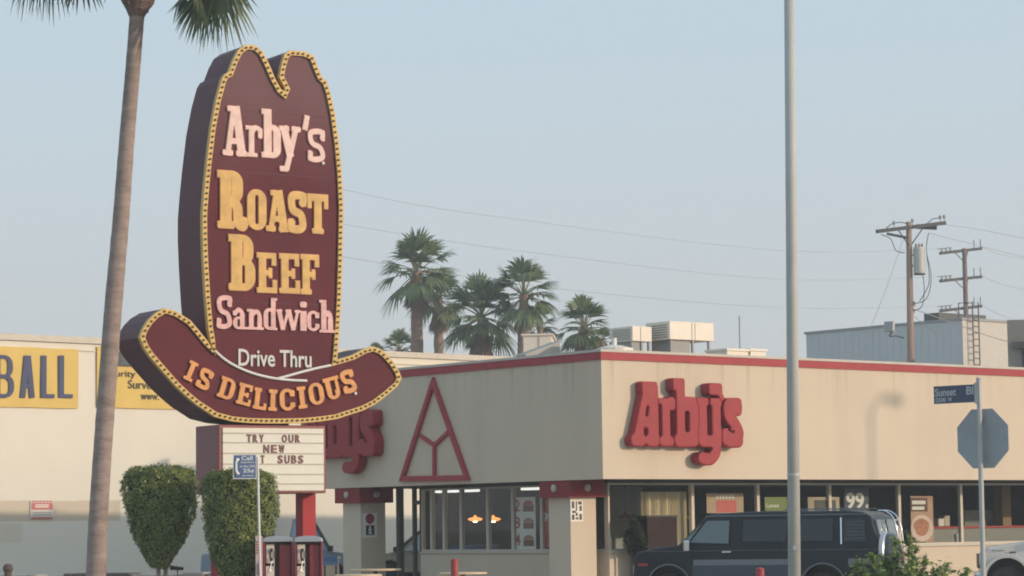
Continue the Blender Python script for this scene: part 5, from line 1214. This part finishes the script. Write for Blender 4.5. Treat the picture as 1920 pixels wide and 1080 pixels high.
m = MB(); m.box(1.5, 1.62, -1.12, -.95, 1.22, 1.38); m.build('side_mirror', black, tr, bevel=.02); m = MB(); m.box(.15, 5.1, -.64, .64, .32, 1.0); m.build('chassis', black, tr)
m = MB(); m.box(2.42, 2.58, -.975, -.953, 1.08, 1.11); m.build('door_handle', black, tr)
# --- two cars waiting in the drive through lane
def lane_car(px, Y, cab_t, paint, label, ang, near=-1, pickup=False):
    o = foot(px, Y, 1030); d = Vector((math.cos(ang), math.sin(ang), 0)); M = frame(o, d); r = thing('waiting_car', label, 'car', M)
    hw = lambda z: .88 if z < .95 else .88 - .20 * (z - .95) / .85
    # front at x = 0 (right end), body stretches to -x
    zt = cab_t; pr = [(0, .4), (.02, .70), (-.10, .86), (-1.0, 1.00), (-1.75, zt - .06), (-2.0, zt), (-3.6, zt - .02), (-4.2, 1.05), (-4.45, .95), (-4.45, .4)]
    xa, xb, za = -1.0, -1.75, 1.0
    if pickup: pr = [(0, .4), (.02, .75), (-.10, .95), (-.9, 1.08), (-1.38, zt - .06), (-1.5, zt), (-1.95, zt - .02), (-2.1, 1.12), (-4.4, 1.05), (-4.45, .4)]; xa, xb, za = -.9, -1.38, 1.08
    pr = pr + arch(-3.6, .36, .4)[::-1] + arch(-.85, .36, .4)[::-1]
    shell(r, 'body', pr, hw, paint, .04)
    m = MB(); n0 = Vector((xa, 0, za)); n1 = Vector((xb, 0, zt - .06)); e = Vector((zt - za, 0, xa - xb)).normalized() * .012
    a0, a1 = n0 + (n1 - n0) * .06 + e, n0 + (n1 - n0) * .95 + e
    m.add([(a0.x, -.80, a0.z), (a0.x, .80, a0.z), (a1.x, hw(a1.z) * .9, a1.z), (a1.x, -hw(a1.z) * .9, a1.z)] + [(a0.x - .02, -.80, a0.z - .02), (a0.x - .02, .80, a0.z - .02), (a1.x - .02, hw(a1.z) * .9, a1.z - .02), (a1.x - .02, -hw(a1.z) * .9, a1.z - .02)], [(0, 1, 2, 3), (7, 6, 5, 4), (0, 4, 5, 1), (1, 5, 6, 2), (2, 6, 7, 3), (3, 7, 4, 0)]); m.build('windscreen', lglass, r)
    wm = mat('car_side_glass', (.34, .40, .46), .15, spec=.9)
    if pickup: side_panel(r, 'side_window', [(-1.02, 1.12), (-2.0, 1.12), (-1.92, zt - .12), (-1.42, zt - .12)], hw, wm, side=near)
    else:
        side_panel(r, 'side_window', [(-1.28, 1.02), (-2.2, 1.02), (-2.2, zt - .14), (-1.82, zt - .14)], hw, wm, side=near); side_panel(r, 'side_window', [(-2.3, 1.02), (-3.3, 1.02), (-3.2, zt - .14), (-2.3, zt - .14)], hw, wm, side=near)
    m = MB(); m.bar((xa - .02, .86 * near, za), (xb - .02, .70 * near, zt - .05), .07); m.build('windscreen_pillar', black, r)
    m = MB(); m.box(xa - .1, xa + .05, min(.87 * near, 1.05 * near), max(.87 * near, 1.05 * near), za, za + .14); m.build('side_mirror', black, r, bevel=.02)
    for x in (-.85, -3.6):
        for y in (-.76, .76): wheel(r, x, y, .32)
    m = MB(); m.box(-4.3, -.2, -.58, .58, .25, .82); m.build('chassis', black, r)
    for y in (-.6, .6): m = MB(); m.box(-.04, .025, y - .15, y + .15, .62, .76); m.build('headlight', MATS['headlight_glass'], r)
lane_car(684, 72.0, 1.98, mat('car_pale_blue', (.22, .27, .33), .35, coat=.3), 'pale blue pickup with dark windscreen pillar behind the red sign pole', R_(3), pickup=True)
lane_car(672, 76.0, 1.64, mat('car_sand', (.34, .29, .22), .5, var=.15), 'dusty sand coloured car nosing out from behind the left pillar', R_(186), 1)

# ================================================================ street furniture in front
galv = mat('galvanised', (.44, .435, .42), .55, .1, var=.10, vscale=2); pole_c = mat('lamp_pole_concrete', (.46, .45, .425), .6, var=.10, vscale=1.2, bump=.2, bscale=30)
def street_lamp(base, lean, H, arm, r0, r1, label, lamp_dir):
    r = thing('street_lamp', label, 'street lamp', base, None)
    tp_ = Vector((lean, 0, H)); m = MB(); m.tube([(0, 0, 0), (0, 0, .35)], r0 * 1.7, 16); m.build('base_collar', galv, r)
    m = MB(); m.tube([(0, 0, .3), tp_ * .5, tp_], [r0, (r0 + r1) / 2, r1], 20); m.build('pole', pole_c, r, smooth=True)
    d = Vector((lamp_dir[0], lamp_dir[1], 0)).normalized(); m = MB(); e = tp_ + d * arm + Vector((0, 0, .35)); m.tube([tp_ - Vector((0, 0, .15)), tp_ + d * arm * .4 + Vector((0, 0, .25)), e], .045, 10); m.build('arm', galv, r)
    m = MB(); s_ = d.cross(Vector((0, 0, 1))); m.tube([e - d * .1, e + d * .15 - Vector((0, 0, .03)), e + d * .55 - Vector((0, 0, .08)), e + d * .72 - Vector((0, 0, .06))], [.05, .11, .14, .05], 12); m.build('lamp_head', galv, r, smooth=True)
    return r
b = foot(1486.8, 38, 1000); b.z = .13; ptop = atY(1479.5, -40, 38)
lamp1 = street_lamp(b, (ptop.x - b.x) * 10.6 / (ptop.z - .13), 10.6, 2.2, .093, .073, 'tall grey street lamp pole rising out of the frame in front of the van', (0, -1))
zc = atY(1486, 890, 38).z - .13; m = MB(); q = Vector(((ptop.x - b.x) * zc / (ptop.z - .13), 0, zc)); m.tube([q - Vector((0, 0, .02)), q + Vector((0, 0, .02))], .094, 20); m.build('joint_band', galv, lamp1)
zc = atY(1488, 1027, 38).z - .13; m = MB(); m.tube([(.01, -.10, zc), (.01, -.085, zc)], .03, 10); m.build('bolt', chrome, lamp1)
# second lamp of the same street, out of frame to the right; it throws its shadow on the parapet
q = on_plane(1632, 748, C0 + Vector((0, 0, 0)), VD); hsun = Vector((SUN_H.x, SUN_H.y, 0)); kk = 24.0
lp = q + hsun * kk; Hh = q.z + kk * math.tan(SUN_EL)
sd_ = hsun.cross(Vector((0, 0, 1)))
street_lamp(Vector((lp.x, lp.y, 0)), 0, Hh - .3, .45, .06, .045, 'street lamp beside the lot whose shadow falls on the parapet', (UD.x, UD.y))
# stop sign seen from behind with street name blade
b = foot(1842.5, 34, 1060); b.z = .13; ss = thing('stop_sign', 'back of an octagonal stop sign with blue street name blade on a steel post', 'stop sign', b)
tpp = atY(1835, 711, 34) - b; m = MB(); m.tube([(0, 0, 0), (tpp.x, 0, tpp.z)], .033, 12); m.build('post', galv, ss)
m = MB(); m.tube([(tpp.x, 0, tpp.z), (tpp.x, 0, tpp.z + .015)], .036, 12); m.build('post_cap', galv, ss)
pd = Vector((-math.sin(YAW), 0, 0)); sdn = Vector((-.74, .673, 0))          # plate direction, left and away
oc = atY(1841.5, 822, 34) - b; OM = frame(Vector((oc.x, .05, oc.z)) , -sdn)
Ro = 55.5 / F_PX * 34 / math.cos(math.pi / 8)
m = MB(); m.prism([(Ro * math.cos(math.pi / 8 + k * math.pi / 4), Ro * math.sin(math.pi / 8 + k * math.pi / 4)) for k in range(8)], 0.0, .012); m.build('octagon_plate', mat('sign_back', (.34, .355, .37), .55, 0.0, var=.12, vscale=3), ss, M=OM @ Matrix.Translation((0, .03, 0)))
m = MB(); m.prism([(Ro * .97 * math.cos(math.pi / 8 + k * math.pi / 4), Ro * .97 * math.sin(math.pi / 8 + k * math.pi / 4)) for k in range(8)], .0125, .014); m.build('red_face', rl, ss, M=OM @ Matrix.Translation((0, .03, 0)))
for dz in (-.22, .22): m = MB(); m.tube([(0, -.075, dz), (0, .0, dz)], .014, 8); m.build('bolt', steel, ss, M=OM @ Matrix.Translation((0, .03, 0)))
bp = atY(1832, 737, 34) - b; BLM = frame(Vector((bp.x, 0, bp.z)), -sdn)
bw = (1833 - 1751) / F_PX * 34 / .86; bh = 33.5 / F_PX * 34
bl = MB(); bl.box(-bw, 0, -.004, .004, -bh / 2, bh / 2); blade = bl.build('name_blade', mat('blade_blue', (.075, .09, .14), .45), ss, M=BLM)
sw = mat('blade_white', (.50, .51, .52), .5)
for t, a, b_, c, d in (('Sunset', .03, .52, .42, .86), ('Bl', .76, .92, .44, .90), ('5500', .04, .28, .08, .34), ('W', .33, .42, .10, .34)):
    m = MB(); sans(m, t, -bw + bw * a, -bw + bw * b_, -bh / 2 + bh * c, -bh / 2 + bh * d, -.0045, .002, .02); m.build('lettering', sw, blade)
m = MB(); m.box(-.06, .02, -.02, .02, -bh / 2 - .02, bh / 2 + .02); m.build('blade_bracket', galv, ss, M=BLM @ Matrix.Translation((.03, 0, 0)))

# ================================================================ utility poles and wires
polew = mat('utility_wood', (.33, .22, .165), .9, var=.25, vscale=4, stretch=(6, 6, .5)); armw = mat('weathered_arm', (.075, .075, .075), .9, var=.3, vscale=5); ins = mat('insulator', (.30, .30, .29), .3); drum = mat('transformer_grey', (.50, .49, .45), .5, var=.05)
def arm_pts(px0, py0, px1, py1, Y, dY): return atY(px0, py0, Y + dY), atY(px1, py1, Y - dY)
Y1 = 113; b = foot(1703.5, Y1, 680); up = thing('utility_pole', 'wooden utility pole with single crossarm, grey transformer and flood lamp', 'utility pole', b)
t_ = atY(1704, 416, Y1) - b; m = MB(); m.tube([(0, 0, 0), (t_.x * .5, 0, t_.z * .5), t_], [.19, .165, .125], 12); m.build('pole', polew, up, smooth=True)
a0, a1 = atY(1644, 434, Y1 - 1.0) - b, atY(1772, 418, Y1 + 1.0) - b; m = MB(); m.bar(a0, a1, .14, .16); m.build('crossarm', armw, up)
m = MB(); m.bar(a0 + Vector((.4, -.18, -.12)), a0 + Vector((1.3, -.2, -.32)), .1); m.build('cutout', armw, up); m = MB(); m.bar(a1 + Vector((-1.3, -.18, -.16)), a1 + Vector((-.4, -.18, -.22)), .12, .2); m.build('cutout', armw, up)
pc = Vector((t_.x, 0, t_.z)); m = MB()
for s_ in (-1, 1): e = a0.lerp(a1, .5 + s_ * .2); m.bar(e, Vector((t_.x, -.1, t_.z - 1.1)), .05, .03)
m.build('brace', armw, up)
for f_ in (.25, .93, .99, .52): e = a0.lerp(a1, f_); m = MB(); m.lathe([(.02, .05), (.02, .2), (.06, .22), (.07, .28), (.05, .36)], e, 8); m.build('insulator', ins, up)
c = atY(1724, 513, Y1 - .1) - b; hd = (513 - 463) / F_PX * Y1; m = MB(); m.lathe([(.24, 0), (.25, .05), (.25, hd - .1), (.22, hd)], c, 18); tfm = m.build('transformer', drum, up, smooth=False)
m = MB(); m.lathe([(.255, -.05), (.255, .0)], c, 18); m.build('base_ring', armw, tfm)
for dx in (-.13, .0, .13): m = MB(); m.lathe([(.03, hd), (.05, hd + .06), (.02, hd + .16)], c + Vector((dx, -.05, 0)), 8); m.build('bushing', rust, tfm)
m = MB(); m.bar(c + Vector((-.22, 0, hd * .7)), Vector((t_.x * .85, 0, c.z + hd * .7)), .06); m.bar(c + Vector((-.22, 0, hd * .3)), Vector((t_.x * .85, 0, c.z + hd * .3)), .06); m.build('bracket', armw, tfm)
def px3(px, py, Y): return atY(px, py, Y) - b
for cv in ([(1652, 440), (1670, 448), (1680, 470), (1697, 474)], [(1741, 437), (1737, 470), (1746, 520), (1737, 560), (1712, 570)], [(1730, 514), (1733, 545), (1728, 575), (1712, 583)], [(1738, 480), (1742, 530), (1724, 565)], [(1660, 430), (1672, 420), (1690, 417), (1702, 420)], [(1738, 420), (1748, 411), (1760, 409)]):
    m = MB(); m.tube(spline([px3(x, y, Y1 - .25) for x, y in cv], 5), .018, 5); m.build('jumper_wire', black, up)
m = MB(); m.lathe([(.07, 0), (.07, .2)], px3(1714, 574, Y1), 10); m.lathe([(.06, 0), (.06, .2)], px3(1713, 588, Y1), 10); m.build('service_knob', ins, up)
q0, q1 = px3(1695, 634, Y1), px3(1668, 631, Y1 - .4); m = MB(); m.tube([q0, (q0 + q1) / 2 + Vector((0, 0, .06)), q1], .03, 6); m.build('lamp_arm', armw, up)
LM = frame(px3(1667, 612, Y1 - .4), Vector((.9, -.45, 0))) @ Matrix.Rotation(R_(-14), 4, 'X'); m = MB(); m.box(-.22, .22, -.08, .12, -.22, .22); fl = m.build('flood_lamp', drum, up, M=LM, bevel=.03); m = MB(); m.box(-.18, .18, -.086, -.081, -.18, .18); m.build('lens', ins, fl)
m = MB(); m.bar(q1, px3(1672, 622, Y1 - .35), .06); m.build('lamp_yoke', armw, up)
Y2 = 150; b = foot(1812, Y2, 640); u2 = thing('utility_pole', 'darker utility pole with three stacked crossarms above the warehouse corner', 'utility pole', b)
t_ = atY(1808, 466, Y2) - b; m = MB(); m.tube([(0, 0, 0), t_], [.19, .13], 10); m.build('pole', mat('dark_pole', (.19, .13, .11), .9, var=.2), u2, smooth=True)
ARM = []
for k, (ya, yb) in enumerate(((475, 466), (527, 519), (583, 574))):
    a0, a1 = atY(1763, ya, Y2 - 1.2) - b, atY(1840, yb, Y2 + 1.2) - b; m = MB(); m.bar(a0, a1, .15, .17); m.build('crossarm', armw, u2); ARM.append((a0 + b, a1 + b))
    m = MB()
    for s_ in (-1, 1): m.bar(a0.lerp(a1, .5 + s_ * .17), Vector((t_.x, -.12, a0.lerp(a1, .5).z - .7)), .05, .03)
    m.build('brace', armw, u2)
    for f_ in (.04, .14, .24): m = MB(); e = a0.lerp(a1, f_); m.lathe([(.03, .06), (.05, .1), (.05, .22), (.03, .24)], e, 8); m.bar(e + Vector((-.25, 0, .24)), e + Vector((.1, 0, .26)), .05); m.build('insulator', ins, u2)
    for f_ in (.82, .98): m = MB(); e = a0.lerp(a1, f_); m.bar(e, e + Vector((0, 0, .55)), .04); m.build('pin', armw, u2)
wire_m = mat('power_wire', (.22, .22, .22), .7)
b3 = foot(569, 79.4, 640); u3 = thing('utility_pole', 'utility pole hidden behind the hat sign carrying the wires', 'utility pole', b3)
def wire(pts, r, label, grp='power wires across the sky'):
    o_ = pts[0]; t = thing('power_wire', label, 'wire', o_, grp); m = MB(); m.tube([p - o_ for p in spline([tuple(p) for p in pts], 10)] if False else [Vector(p) - o_ for p in spline([tuple(p) for p in pts], 10)], r, 5); m.build('cable', wire_m, t)
lefts = []
for k, (p1, p2, p3, nm) in enumerate((((640, 355), (900, 402), (1470, 470), 'highest wire running from the hat sign crown to the far pole'), ((640, 420), (1000, 474), (1470, 524), 'middle wire running from the hat sign to the far pole'), ((640, 481), (1050, 542), (1470, 577), 'lowest wire running from the hat sign to the far pole'))):
    L = atY(569, p1[1] - 13, 79.4); lefts.append(L)
    wire([L, atY(*p1, 81.5), atY(*p2, 96), atY(*p3, 125), ARM[k][0] + Vector((0, 0, .25))], .006, nm)
m = MB(); tz = max(l.z for l in lefts) + .3; 
b3v = Vector((lefts[0].x, 79.4, 0)); u3.matrix_world = Matrix.Translation(b3v)
m.tube([(0, .2, 0), (0, .2, tz)], [.16, .12], 10); m.build('pole', polew, u3, smooth=True); m = MB()
for l in lefts: m.lathe([(.05, -.1), (.06, .05)], l - b3v, 8)
m.build('insulator', ins, u3)
for k in range(3):
    a = ARM[k][1]; wire([a + Vector((0, 0, .1)), atY(1880, (476, 531, 590)[k] + 2, 156), atY(1990, (497, 560, 628)[k], 164)], .010, ('highest', 'middle', 'lowest')[k] + ' wire running right from the three armed pole')
wire([atY(1771, 421, Y1 + 1), atY(1850, 433, 118), atY(1990, 462, 126)], .009, 'upper wire running right from the single crossarm pole'); wire([atY(1742, 437, Y1 + .5), atY(1840, 462, 120), atY(1990, 500, 128)], .009, 'lower wire running right from the single crossarm pole')
wire([atY(1714, 580, Y1 - .1), atY(1780, 603, 121), atY(1860, 632, 126), atY(1990, 668, 128)], .02, 'thick service wire sagging right over the warehouse front')
wire([atY(1712, 592, Y1 - .1), atY(1755, 624, 122), atY(1800, 652, 129)], .012, 'thin wire dropping from the pole to the warehouse wall')
wire([atY(1695, 445, Y1), atY(1660, 545, Y1 - 2), atY(1632, 615, Y1 - 4), atY(1610, 668, Y1 - 6)], .010, 'thin guy wire slanting down left of the transformer pole')

# ================================================================ unseen shop added beyond the right edge to darken reflections in the front glass
sb = frame(Vector((96, 60, 0)), Vector((-.08, -1, 0)))
o = thing('added_shop', 'low brown shop added beyond the right edge to darken reflections in the glass', 'shop', sb)
m = MB(); m.box(-42, 34, 0, 12, 0, 5.4); m.build('wall', mat('brown_brick', (.11, .075, .055), .9, var=.3, vscale=2), o)
m = MB(); m.box(-42.1, 34.1, -.1, 12.1, 5.403, 5.75); m.build('coping', bronze, o)
for k in range(9): m = MB(); m.box(-39 + 8 * k, -34 + 8 * k, -.03, .05, .8, 2.9); f = m.build('window', dglass, o)
# ================================================================ air
hz_m = bpy.data.materials.new('haze_air'); hz_m.use_nodes = True; hn = hz_m.node_tree; hn.nodes.clear()
ho = hn.nodes.new('ShaderNodeOutputMaterial'); hv = hn.nodes.new('ShaderNodeVolumePrincipled')
hv.inputs['Color'].default_value = (.86, .90, .95, 1); hv.inputs['Density'].default_value = HAZE; hv.inputs['Anisotropy'].default_value = 0.2
hn.links.new(hv.outputs[0], ho.inputs['Volume'])
m = MB(); m.box(-110, 130, -25, 240, -1.5, 26); m.build('haze', hz_m, kind='stuff')
